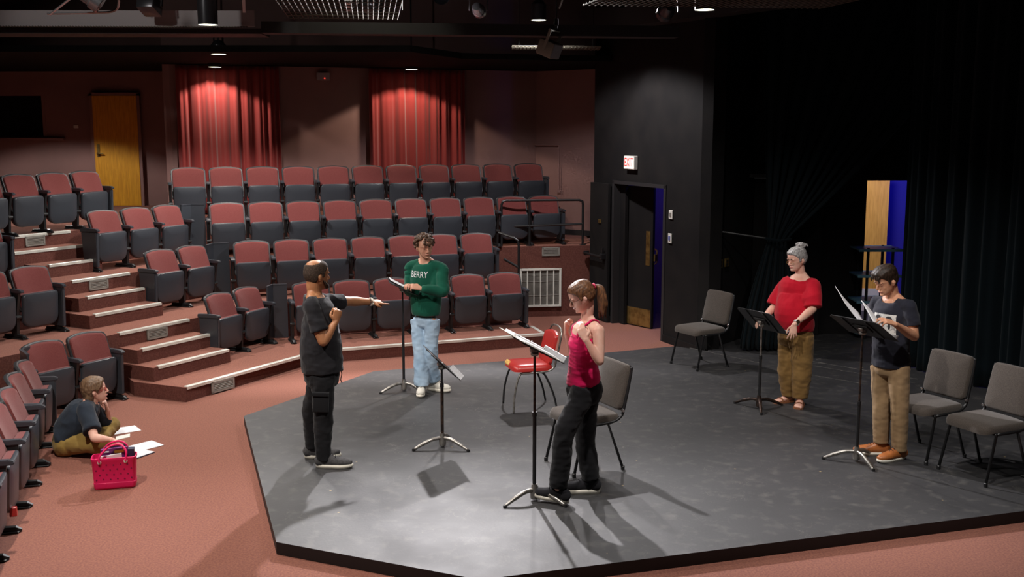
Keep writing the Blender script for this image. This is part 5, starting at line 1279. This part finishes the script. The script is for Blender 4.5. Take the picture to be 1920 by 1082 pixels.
# ---------------------------------------------------------------- man in black, pointing
def man_black():
    J = J_man; f = V((.96, .28, 0)).normalized(); l = Z.cross(f); F = hframe((.80, .60, -.06))
    root = person(J, 'bearded balding man in a black T-shirt pointing with one arm')
    dL = V(J['haL']) - V(J['wrL'])
    b, g = body(root, J, f, F, 'skin_dark', 1.12, 1.12, 1.06, 1.05, (.165, .12),
        hands=[(J['wrR'], V((.25, .10, 1)), V((.55, -.75, -.1)), 'R', dict(curl=(1.25, 1.3, 1.35, 1.4), thumb=.9, s=1.05)),
               (J['wrL'], dL, V((-.2, -.5, .85)), 'L', dict(curl=(.02, 1.35, 1.4, 1.45), thumb=.7, s=1.05, spread=0))], neckr=.062)
    face_bits(root, J['head'], F, 1.06, 'lip_dark', skin_m='skin_dark', brow='hair_black')
    # hair: cropped fringe round a bald crown, moustache and beard
    c = J['head']; f_, l_, u_ = F
    def th(x, y, z):
        bald = 1 - smoothstep(.045, .075, math.sqrt((x + .035) ** 2 + (y * .95) ** 2 + (z - .118) ** 2 * .8))
        return .0048 * (1 - bald) - .008 * bald
    hair_cap(root, c, F, 1.06, 'hair_black', th, strands=.0012, freq=160)
    bm = BM(); gg = lambda x, y, z: c + (f_ * x + l_ * y + u_ * z) * 1.06
    limb(bm, [(gg(.030, -.0745, -.040), .008, .014), (gg(.062, -.055, -.078), .012, .02), (gg(.084, 0, -.096), .014, .022), (gg(.062, .055, -.078), .012, .02), (gg(.030, .0745, -.040), .008, .014)], u_, 5, 14)
    limb(bm, [(gg(.088, -.026, -.060), .006, .006), (gg(.101, 0, -.048), .006, .007), (gg(.088, .026, -.060), .006, .006)], u_, 4, 10)
    vox('beard', bm, .0035, 'hair_black', root, 1, wr=[(.0012, 150, (1, 1, 1), 'n')])
    # T-shirt
    bm = BM(); 
    limb(bm, [(J['hem'] - Z * .01, .182, .168), (J['belly'], .178, .170), (J['chest'] - Z * .08, .176, .152), (J['chest'] + Z * .05, .180, .132), (J['neck'] - Z * .055, .155, .105), (J['neck'] - Z * .018, .085, .075)], l, 6, 32, flat=True)
    for s in 'RL': sleeve(bm, J['sh' + s], J['el' + s], .70, .064, .069, neck=J['neck'] - Z * .030)
    shirt = vox('t_shirt', bm, .0065, 'black_tee', root, 3, wr=[(.007, 7, (1, 1, 1.3), 'ridge'), (.003, 20, (1, 1, 1.5), 'n')])
    scoop(shirt, J['neck'] + f * .012, l, f, .080, .082)
    # grey chest print
    tr = tree_of(shirt)
    bm = BM(); N = 10; g_ = [[bm.verts.new(drape_on(tr, J['chest'] + l * (-.10 + .20 * i / N) + Z * (-.10 + .20 * j / N - .03 * (i / N)), -f, .0035)) for i in range(N + 1)] for j in range(N + 1)]
    for j in range(N):
        for i in range(N): bm.faces.new((g_[j][i], g_[j][i + 1], g_[j + 1][i + 1], g_[j + 1][i]))
    kid('shirt_print', bm, 'print_grey', root)
    bm = BM(); c0 = J['neck'] + f * .02 - Z * .04; tube(bm, catmull([c0 - l * .075 + Z * .02, c0 + f * .11 - l * .06 - Z * .06, c0 + f * .125 - l * .01 - Z * .15, c0 + f * .11 + l * .06 - Z * .06, c0 + l * .075 + Z * .02], 8), .0035, 6); kid('necklace', bm, 'silver_bead', root)
    t = trousers(root, J, 'black_pants', .172, .142, f, .092, .078, .056, top=.04, cuff=.0, wr=.007)
    bm = BM(); k = J['kneeR'] - V((0, .092, -.10)); box(bm, k + V((.0, .002, .02)), (.13, .03, .15), euler(0, .06, .1), .01); box(bm, k + V((.0, -.008, .10)), (.14, .03, .035), euler(0, .06, .1), .006); kid('cargo_pocket', bm, 'black_pants', t)
    bm = BM(); q = J['pelvis'] + f * .15 - l * .06; tube(bm, catmull([q + Z * .03, q + f * .01, q - Z * .05, q + f * .01 - Z * .08], 4), .004, 6); kid('drawstring', bm, 'black_pants', t)
    for a in (J['ankR'], J['ankL']):
        bm = BM(); limb(bm, [(V((a.x, a.y, .165)), .044, .044), (V((a.x, a.y, .24)), .047, .047)], l, 3, 16, flat=True); kid('sock', bm, 'lace', root)
    shoe(root, J['ankR'] + V((.01, 0, 0)), (1, .0, 0), 'grey_knit', .30, .050); shoe(root, J['ankL'], (1, .12, 0), 'grey_knit', .30, .050)
    wr = J['wrL'].lerp(J['elL'], .06); d = (J['wrL'] - J['elL']).normalized(); a1 = d.orthogonal().normalized(); a2 = d.cross(a1)
    for k_, (off, m_, r_) in enumerate(((0, 'silver_bead', .0055), (.014, 'white_rubber', .0062), (-.014, 'lace', .005))):
        bm = BM()
        for q in range(16): a = 2 * math.pi * q / 16; ell(bm, wr + d * off + (a1 * math.cos(a) * 1.1 + a2 * math.sin(a)) * .031, (r_,) * 3, None, 1)
        kid('bead_bracelet', bm, m_, root)
man_black()
# ---------------------------------------------------------------- person in the green sweatshirt
def boy_green():
    J = J_boy; f = V((-.33, -.94, 0)).normalized(); l = Z.cross(f); F = hframe((.42, -.88, -.16), .06)
    root = person(J, 'curly haired person in a green sweatshirt and light blue jeans at a music stand')
    b, g = body(root, J, f, F, 'skin_light', .95, .95, 1.0, .97, (.14, .09),
        hands=[(J['wrR'], V(J['haR']) - V(J['wrR']), V((-.1, -.3, 1)), 'R', dict(curl=(.5, .55, .6, .65), thumb=.5)), (J['wrL'], V(J['haL']) - V(J['wrL']), V((.2, -.6, .8)), 'L', dict(curl=(.6, .65, .7, .75), thumb=.5))])
    face_bits(root, J['head'], F, 1.0, 'lip', lids=.8)
    c = J['head']; f_, l_, u_ = F; bm = BM(); ell(bm, c + f_ * -.020 + u_ * .035, (.098, .090, .088), F, 3); rr = random.Random(5); n = 0
    while n < 210:
        a, e = rr.uniform(-math.pi, math.pi), rr.uniform(-.55, 1.5)
        x, y, z = math.cos(e) * math.cos(a), math.cos(e) * math.sin(a), math.sin(e)
        if x > .55 and z < .28: continue
        if x > .1 and z < -.05: continue
        n += 1; r = rr.uniform(.013, .021)
        ell(bm, c + f_ * (-.018 + x * .108) + l_ * y * .102 + u_ * (.040 + z * .094), (r, r, r), None, 1)
    for (y, z) in ((-.035, .062), (-.012, .05), (.012, .045), (.032, .058), (.05, .066)): ell(bm, c + f_ * .094 + l_ * y + u_ * z, (.014, .016, .02), F, 1)
    vox('hair', bm, .004, 'hair_brown', root, 0, wr=[(.004, 90, (1, 1, 1), 'n')])
    bm = BM()
    limb(bm, [(J['hem'] - Z * .01, .146, .118), (J['hem'] + Z * .05, .165, .132), (J['belly'] + Z * .03, .168, .132), (J['chest'], .168, .118), (J['chest'] + Z * .10, .150, .102), (J['neck'] - Z * .045, .125, .088), (J['neck'] + Z * .0, .066, .064)], l, 6, 32, flat=True)
    for s in 'RL':
        sh, el, wr = J['sh' + s], J['el' + s], J['wr' + s]
        limb(bm, [(J['neck'] - Z * .030, .055, .052), (sh - Z * .008, .056, .058), (sh.lerp(el, .35), .060, .064), (sh.lerp(el, .7), .062, .066), (el, .060, .062), (el.lerp(wr, .5), .052, .054), (el.lerp(wr, .84), .044, .046), (el.lerp(wr, .97), .034, .034)], Z, 6, 22, flat=False, capr=(1, .3)); ell(bm, el, (.060, .060, .062))
        limb(bm, [(J['chest'].lerp(sh, .6), .06, .06), (J['chest'].lerp(el, .55), .06, .07)], l, 4, 16)
    sw = vox('sweatshirt', bm, .0065, 'green', root, 3, wr=[(.0045, 5, (1, 1, .9), 'ridge'), (.0045, 13, (1.2, 1.2, .9), 'n')])
    scoop(sw, J['neck'] + f * .008, l, f, .068, .066, .03)
    tr = tree_of(sw); t = text_mesh('lettering', 'BERRY', .092, 'paper', root, Matrix.Identity(4), .0018, .78)
    for v in t.data.vertices:
        x, y, z = v.co; v.co = drape_on(tr, J['chest'] + l * (x - .030) + Z * (y + .050), -f, .0025 + z)
    t.matrix_parent_inverse = Matrix.Translation(-root.location)
    trousers(root, J, 'jeans', .128, .102, f, .080, .072, .084, top=.02, cuff=.0, wr=.007, name='jeans')
    shoe(root, J['ankR'] + V((0, .02, 0)), (-.02, -1, 0), 'white_canvas', .28, .047, toe=.03, laces=True); shoe(root, J['ankL'], (.92, -.38, 0), 'white_canvas', .28, .046)
boy_green()
# ---------------------------------------------------------------- woman in pink
def woman_pink():
    J = J_pink; f = V((-.97, -.22, 0)).normalized(); l = Z.cross(f); F = hframe((-.88, -.12, -.42))
    root = person(J, 'woman in a hot pink tank top and black trousers, hands raised to her shoulders')
    c = J['head']; hs = .95
    def extra(bm, g):
        limb(bm, [(J['chest'] + Z * .09 + f * .01, .145, .085), (J['chest'] + Z * .02 + f * .01, .13, .09)], l, 4, 24)
    b, g = body(root, J, f, F, 'skin_pale', .93, .90, hs, .92, (.135, .088),
        hands=[(J['wrL'], V((-.45, .35, .9)), V((-.3, -.95, .0)), 'L', dict(curl=(.5, .55, .6, .7), thumb=.5, s=.95)),
               (J['wrR'], V((-.05, .1, 1)), V((-.95, .25, .2)), 'R', dict(curl=(.9, .95, 1.0, 1.05), thumb=.6, s=.95))], neckr=.046, extra=extra, shoulders=.046)
    face_bits(root, c, F, hs, 'lip', lids=1.0); glasses(root, c, F, hs, 'iris')
    f_, l_, u_ = F; gg = lambda x, y, z: c + (f_ * x + l_ * y + u_ * z) * hs
    hair_cap(root, c, F, hs, 'hair_auburn', lambda x, y, z: .011 + .006 * smoothstep(.02, -.08, x), strands=.0035, freq=70)
    tie = gg(-.122, 0, .035); rr = random.Random(4); bm = BM()
    for k in range(13):
        a = 2 * math.pi * k / 13; o1 = V((rr.uniform(-.012, .012), rr.uniform(-.012, .012), 0)); sp = rr.uniform(.6, 1.5)
        e = tie + V((.055 * sp + .02 * math.cos(a), .03 * math.sin(a), -.20 - rr.uniform(0, .06)))
        limb(bm, [(tie, .008, .008), (tie + V((.045 + .016 * math.cos(a), .022 * math.sin(a), -.012)), .014, .014), (tie.lerp(e, .5) + V((.034 + .014 * math.cos(a), .025 * math.sin(a), .0)), .015, .015), (tie.lerp(e, .8) + V((.012, .018 * math.sin(a), 0)), .011, .011), (e, .003, .003)], V((1, 0, 0)), 5, 8)
    vox('ponytail', bm, .004, 'hair_auburn', root, 0)
    bm = BM(); tube(bm, [tie + (l_ * math.cos(a) + u_ * math.sin(a)) * .016 + V((.004, 0, 0)) for a in [2 * math.pi * k / 14 for k in range(15)]], .009, 8); kid('hair_tie', bm, 'hair_tie', root)
    bm = BM()
    limb(bm, [(J['hem'], .148, .128), (J['hem'] + Z * .08, .142, .118), (J['belly'] + Z * .04, .132, .104), (J['chest'] - Z * .03, .145, .114), (J['chest'] + Z * .035, .147, .112), (J['chest'] + Z * .085, .125, .098)], l, 6, 32, flat=True)
    ell(bm, J['chest'] + f * .062 - Z * .005, (.105, .062, .06), (l, f, Z))
    tk = vox('tank_top', bm, .006, 'pink_top', root, 3, wr=[(.0045, 10, (.7, .7, 2.2), 'ridge'), (.002, 26, (.8, .8, 2.4), 'n')])
    tb = tree_of(b)
    for q in (-1, 1):
        raw = [J['chest'] + f * .10 + l * q * .085 + Z * .075, J['chest'] + f * .10 + l * q * .088 + Z * .12, J['neck'] + l * q * .098 + f * .06 - Z * .02, J['neck'] + l * q * .100 + Z * .03, J['neck'] + l * q * .095 - f * .06 - Z * .0, J['chest'] - f * .10 + l * q * .08 + Z * .12, J['chest'] - f * .10 + l * q * .075 + Z * .06]
        bm = BM(); pts = [hug(tb, p, .004) for p in catmull(raw, 5)]; limb(bm, [(p, .017, .0055) for p in pts], l, 1, 12); kid('strap', bm, 'pink_top', tk)
    bm = BM(); pts = [hug(tb, p, .003) for p in catmull([J['chest'] + l * .14 + f * .04 + Z * .03, J['chest'] + f * .06 + l * .13 + Z * .09, J['neck'] + l * .125 + f * .05 - Z * .01], 5)]; limb(bm, [(p, .009, .004) for p in pts], l, 1, 10); kid('bra_strap', bm, 'grey_bra', root)
    bm = BM(); tube(bm, catmull([J['neck'] - l * .05 + Z * .01, J['neck'] + f * .08 - Z * .07, J['chest'] + f * .115 + Z * .06, J['neck'] + f * .08 + l * .01 - Z * .07, J['neck'] + l * .05 + Z * .01], 6), .0018, 6); kid('necklace', bm, 'gold', root)
    trousers(root, J, 'black_pants', .152, .132, f, .088, .072, .066, top=.05, cuff=-.01, wr=.0075)
    shoe(root, V((J['ankL'].x + .015, J['ankL'].y, 0)), (-.93, .32, 0), 'black_tee', .27, .045, laces=True, sole_h=.028, z0=STZ + .008, tilt=.09); shoe(root, V((J['ankR'].x, J['ankR'].y, 0)), (-1, .02, 0), 'black_tee', .27, .045, sole_h=.038)
woman_pink()
# ---------------------------------------------------------------- woman in red
def woman_red():
    J = J_red; f = V((-.55, -.83, 0)).normalized(); l = Z.cross(f); F = hframe((-.86, -.46, -.22))
    root = person(J, 'grey haired woman with a bun in a crimson top and olive trousers')
    c = J['head']; hs = .98
    def extra(bm, g): limb(bm, [(J['neck'] - Z * .078 + f * .030, .125, .088), (J['neck'] - Z * .040 + f * .012, .098, .074)], l, 4, 24)
    dL = V(J['haL']) - V(J['wrL'])
    b, g = body(root, J, f, F, 'skin_pale', 1.0, 1.02, hs, .98, (.15, .11),
        hands=[(J['wrL'], V((-.15, -.15, -1)), V((-.25, -.95, .1)), 'L', dict(curl=(.12, .2, .28, .3), thumb=.0, s=.95, spread=.22)),
               (J['wrR'], V(J['haR']) - V(J['wrR']), V((-.5, .1, .85)), 'R', dict(curl=(.25, .3, .35, .4), thumb=.3, s=.95, spread=.12))], neckr=.05, extra=extra,
        feet=[(J['ankR'], (-.9, -.42, 0), .24), (J['ankL'], (-.35, -.93, 0), .24)])
    face_bits(root, c, F, hs, 'lip', lids=.9); glasses(root, c, F, hs, 'gold', drop=-.014, half=True)
    f_, l_, u_ = F; gg = lambda x, y, z: c + (f_ * x + l_ * y + u_ * z) * hs
    hair_cap(root, c, F, hs, 'hair_grey', lambda x, y, z: .012 + .006 * smoothstep(.02, -.08, x), strands=.004, freq=60)
    rr = random.Random(9); bc = gg(-.075, -.0, .125); bm = BM(); ell(bm, bc, (.040, .046, .036), None, 3)
    for k in range(12):
        a = 2 * math.pi * k / 12; ell(bm, bc + V((math.cos(a) * .034, math.sin(a) * .034, rr.uniform(-.008, .018))), (.017, .017, .014), None, 2)
    for k in range(4):
        a = rr.uniform(-.8, .8); limb(bm, [(bc, .012, .012), (bc + V((.045 * math.cos(a), .02 * math.sin(a * 3), .01 + .02 * math.sin(a))), .006, .006), (bc + V((.07, .01 * k - .02, -.005 + .006 * k)), .002, .002)], Z, 4, 8)
    vox('hair_bun', bm, .0035, 'hair_grey', root, 1, wr=[(.004, 70, (1, 1, 1.4), 'ridge')])
    bm = BM(); tube(bm, [gg(-.062 , 0, .097) + (f_ * math.cos(a) + l_ * math.sin(a)) * .026 for a in [2 * math.pi * k / 16 for k in range(17)]], .005, 6); kid('hair_tie', bm, 'hair_tie', root)
    bm = BM(); tube(bm, catmull([J['neck'] - l * .058 + Z * .0, J['neck'] + f * .07 - l * .03 - Z * .035, J['neck'] + f * .085 - Z * .05, J['neck'] + f * .07 + l * .03 - Z * .035, J['neck'] + l * .058], 6), .0028, 6); kid('necklace', bm, 'silver_bead', root)
    bm = BM()
    limb(bm, [(J['hem'], .170, .145), (J['hem'] + Z * .05, .185, .165), (J['belly'] + Z * .02, .190, .172), (J['chest'], .195, .150), (J['chest'] + Z * .10, .180, .115), (J['neck'] - Z * .085, .150, .085)], l, 6, 32, flat=True)
    for s in 'RL':
        sh, el = J['sh' + s], J['el' + s]; e = sh.lerp(el, .93)
        limb(bm, [(J['neck'].lerp(sh, .45) - Z * .035, .045, .045), (sh, .070, .066), (sh.lerp(e, .5), .085, .075), (e, .088, .072)], l, 6, 22, flat=True); ell(bm, sh, (.068, .068, .06))
        limb(bm, [(sh.lerp(e, .2), .06, .06), (J['chest'].lerp(sh.lerp(e, .7), .75), .08, .09), (J['chest'].lerp(e, .55) - Z * .02, .06, .07)], l, 4, 16)
    rt = vox('red_top', bm, .0065, 'red_top', root, 3, wr=[(.006, 6, (1.2, 1.2, .7), 'ridge'), (.0025, 18, (1.4, 1.4, .7), 'n')])
    scoop(rt, J['neck'] + f * .022, l, f, .112, .100, .05)
    t = trousers(root, J, 'olive', .178, .150, f, .112, .098, .072, top=.09, cuff=-.03, wr=.008)
    bm = BM(); w0 = J['hem'] + f * .155 + l * .0
    for q in (-1, 1): tube(bm, catmull([w0 + l * .006 * q - Z * .02, w0 + l * .02 * q - Z * .08 + f * .008, w0 + l * (.01 + .012 * q) - Z * .17 + f * .004], 5), .0028, 6)
    kid('drawstring', bm, 'khaki', t)
    for s, d in (('R', V((-.9, -.42, 0)).normalized()), ('L', V((-.35, -.93, 0)).normalized())):
        a = J['ank' + s]; g0 = V((a.x, a.y, STZ)); sd = d.cross(Z); bm = BM()
        ol = [(x, (.040 + .010 * math.sin((x + .06) * 9)) * sg) for sg, xs in ((1, [-.05, .0, .06, .12, .17]), (-1, [.17, .12, .06, .0, -.05])) for x in xs]
        ol = ol[:5] + [(.192, .025), (.196, -.02)] + ol[5:] + [(-.068, -.02), (-.068, .02)]
        poly_slab(bm, ol, g0 + Z * .008, d, sd, Z, .016); o = kid('sandal', bm, 'sandal', root, False)
        for (x, h) in ((.045, .062), (.11, .045)):
            bm = BM(); pts = [g0 + d * x + sd * (.047 * math.cos(t_)) + Z * (.012 + h * math.sin(t_)) for t_ in [math.pi * k / 10 for k in range(11)]]
            for a_, b_ in zip(pts, pts[1:]): limb(bm, [(a_, .011, .0025), (b_, .011, .0025)], d, 1, 8)
            kid('sandal_strap', bm, 'sandal', o)
    w = J['wrL'].lerp(J['elL'], .12); d = (J['wrL'] - J['elL']).normalized(); n = V((-.25, -.95, .1)); n = (n - d * n.dot(d)).normalized(); sd = d.cross(n)
    bm = BM(); pts = [w + (n * math.cos(a) * .027 + sd * math.sin(a) * .031) for a in [2 * math.pi * k / 20 for k in range(21)]]
    for a_, b_ in zip(pts, pts[1:]): limb(bm, [(a_, .011, .0025), (b_, .011, .0025)], d, 1, 8)
    wt = kid('wrist_watch', bm, 'paper', root)
    bm = BM(); box(bm, w + n * .031, (.034, .038, .010), Matrix((sd, d, n)).transposed(), .003); kid('watch_face', bm, 'iris', wt)
woman_red()
# ---------------------------------------------------------------- man in navy
def man_navy():
    J = J_navy; f = V((-.80, -.60, 0)).normalized(); l = Z.cross(f); F = hframe((-.86, -.30, -.42))
    root = person(J, 'dark haired man in a navy printed T-shirt and khaki trousers reading loose pages')
    c = J['head']
    b, g = body(root, J, f, F, 'skin_tan', 1.02, 1.05, 1.0, 1.0, (.145, .10),
        hands=[(J['wrL'], V(J['haL']) - V(J['wrL']) + V((0, .02, .02)), V((-.1, -.35, .92)), 'L', dict(curl=(.35, .42, .5, .6), thumb=.5, spread=.10)),
               (J['wrR'], V(J['haR']) - V(J['wrR']), V((-.2, -.2, .95)), 'R', dict(curl=(.4, .45, .5, .5), thumb=.4))], neckr=.055)
    face_bits(root, c, F, 1.0, 'lip', lids=1.0, brow='hair_black', skin_m='skin_tan')
    f_, l_, u_ = F; gg = lambda x, y, z: c + (f_ * x + l_ * y + u_ * z)
    hair_cap(root, c, F, 1.0, 'hair_dark', lambda x, y, z: .008 + .016 * smoothstep(.02, .09, z) + .006 * smoothstep(.04, .09, x) * smoothstep(.05, .08, z), strands=.006, freq=42)
    bm = BM()
    for (y, z) in ((-.045, .066), (-.03, .078), (-.012, .082), (.010, .080), (.028, .074), (.042, .064)): limb(bm, [(gg(.055, y * .8, z + .030), .013, .010), (gg(.088, y, z + .012), .012, .009), (gg(.103, y * 1.1, z - .010), .007, .006), (gg(.101, y * 1.2, z - .026), .003, .003)], l_, 4, 8)
    kid('hair_fringe', bm, 'hair_dark', root)
    bm = BM()
    limb(bm, [(J['hem'] - Z * .012, .170, .134), (J['hem'] + Z * .06, .166, .128), (J['belly'], .160, .122), (J['chest'] - Z * .05, .165, .118), (J['chest'] + Z * .06, .178, .118), (J['neck'] - Z * .055, .148, .092), (J['neck'] - Z * .012, .078, .066)], l, 6, 32, flat=True)
    for s in 'RL': sleeve(bm, J['sh' + s], J['el' + s], .66, .060, .065, neck=J['neck'] - Z * .030)
    ts = vox('t_shirt', bm, .0065, 'navy_tee', root, 3, wr=[(.006, 8, (1, 1, 1.2), 'ridge'), (.003, 20, (1, 1, 1.5), 'n')])
    scoop(ts, J['neck'] + f * .010, l, f, .076, .072)
    tr = tree_of(ts)
    def prt(u, v, off=.003): return drape_on(tr, J['chest'] + l * u + Z * v, -f, off)
    bm = BM(); N = 10; g_ = [[bm.verts.new(prt(-.105 + .21 * i / N, -.115 + .18 * j / N)) for i in range(N + 1)] for j in range(N + 1)]
    for j in range(N):
        for i in range(N): bm.faces.new((g_[j][i], g_[j][i + 1], g_[j + 1][i + 1], g_[j + 1][i]))
    o = kid('shirt_print', bm, 'print_white', root)
    for (u0, v0, ru, rv) in ((-.055, .030, .026, .022), (.045, .025, .030, .024), (-.058, -.045, .022, .008), (.050, -.035, .012, .028), (-.01, -.02, .010, .018), (-.065, -.010, .006, .006), (-.042, -.010, .006, .006), (.035, -.008, .006, .006)):
        bm = BM(); N2 = 14; cv = bm.verts.new(prt(u0, v0, .0048)); rg = [bm.verts.new(prt(u0 + ru * math.cos(2 * math.pi * k / N2), v0 + rv * math.sin(2 * math.pi * k / N2), .0046)) for k in range(N2)]
        for k in range(N2): bm.faces.new((cv, rg[k], rg[(k + 1) % N2]))
        kid('print_shape', bm, 'lace', o)
    t = trousers(root, J, 'khaki', .150, .116, f, .092, .073, .062, top=.03, cuff=.015, wr=.004)
    shoe(root, J['ankR'], (-1, .1, 0), 'tan_leather', .30, .052, sole_h=.026, boot=True); shoe(root, J['ankL'], (-.90, -.43, 0), 'tan_leather', .30, .052, sole_h=.026, boot=True)
man_navy()
# ---------------------------------------------------------------- seated person
def seated():
    J = J_sit; f = V((.93, .36, 0)).normalized(); l = Z.cross(f); F = hframe((.93, .34, .10))
    for k in ('pelvis', 'hipR', 'hipL'): J[k].z = max(J[k].z, .115)
    for k in ('kneeR', 'kneeL'): J[k].z = max(J[k].z, .13)
    for k in ('ankR', 'ankL'): J[k].z = .06
    J['chest'] = J['chest']; p = J['pelvis']
    root = empty('person', (p.x, p.y, 0), 0, 'person sitting cross-legged on the carpet in a dark shirt, chin on hand', 'person')
    c = J['head']; hs = .98
    def extra(bm, g):
        for s, d in (('R', V((-.2, .6, 0))), ('L', V((-.1, -.6, 0)))):
            pass
    b, g = body(root, J, f, F, 'skin_pale', .95, .95, hs, 1.0, (.15, .10),
        hands=[(J['wrL'], V((-.15, -.1, 1)), V((.9, .3, -.1)), 'L', dict(curl=(.9, 1.0, 1.05, 1.1), thumb=.5, s=.95)), (J['wrR'], V(J['haR']) - V(J['wrR']), V((-.1, -.3, .9)), 'R', dict(curl=(.4, .45, .5, .55), thumb=.3, s=.95))], extra=extra)
    face_bits(root, c, F, hs, 'lip'); glasses(root, c, F, hs, 'red_vinyl')
    f_, l_, u_ = F; gg = lambda x, y, z: c + (f_ * x + l_ * y + u_ * z) * hs
    hair_cap(root, c, F, hs, 'hair_bob', lambda x, y, z: .014 + .008 * smoothstep(.03, -.05, x), strands=.004, freq=60)
    bm = BM(); ell(bm, gg(-.050, 0, -.005), (.066, .081, .092), F, 3)
    limb(bm, [(gg(-.03, 0, .03), .080, .05), (gg(-.055, 0, -.05), .086, .052), (gg(-.075, 0, -.105), .080, .040)], l_, 5, 20, flat=True)
    for q in (-1, 1): limb(bm, [(gg(.060, q * .05, .085), .022, .020), (gg(.055, q * .075, .045), .014, .018), (gg(.030, q * .084, .012), .008, .014)], f_, 4, 10)
    vox('hair_back', bm, .004, 'hair_bob', root, 2, wr=[(.003, 26, (2.5, 2.5, .7), 'ridge')])
    bm = BM(); P = J['pelvis']
    limb(bm, [(P + Z * .03 - f * .02, .205, .150), (J['belly'] - f * .02, .205, .155), (J['chest'] - f * .015, .200, .150), (J['neck'] - Z * .06 - f * .02, .150, .105), (J['neck'] - Z * .01, .075, .066)], l, 6, 32, flat=False, capr=(.4, .2))
    for s in 'RL': sleeve(bm, J['sh' + s], J['el' + s], .76, .070, .074, neck=J['neck'] - Z * .035)
    vox('shirt', bm, .007, 'slate_shirt', root, 3, wr=[(.008, 7, (1, 1, 1.2), 'ridge'), (.003, 20, (1, 1, 1), 'n')])
    bm = BM()
    limb(bm, [(P + l * .12 - Z * .01, .12, .105), (P - l * .12 - Z * .01, .12, .105)], Z, 4, 20)
    for s in 'RL':
        h, k_, a = J['hip' + s], J['knee' + s], J['ank' + s]
        limb(bm, [(h, .095, .095), (h.lerp(k_, .5) + Z * .01, .088, .09), (k_, .075, .08)], Z, 5, 20); limb(bm, [(k_, .073, .078), (k_.lerp(a, .5), .068, .066), (a + Z * .01, .055, .05)], Z, 5, 20)
    for v in bm.verts: v.co.z = max(v.co.z, .006)
    vox('trousers', bm, .0075, 'olive_pants', root, 3, wr=[(.007, 9, (1, 1, 1), 'ridge'), (.003, 22, (1, 1, 1), 'n')])
    bm = BM(); box(bm, J['haR'] + V((.02, .03, .045)), (.12, .08, .006), euler(.1, -.15, .3), .002, 1); o = obj('notepad', bm, 'white_plate'); tag(o, 'small pale notepad held by the seated person', 'notepad')
    for q in (o, root): q.location += V((.07, -.01, 0))
seated()
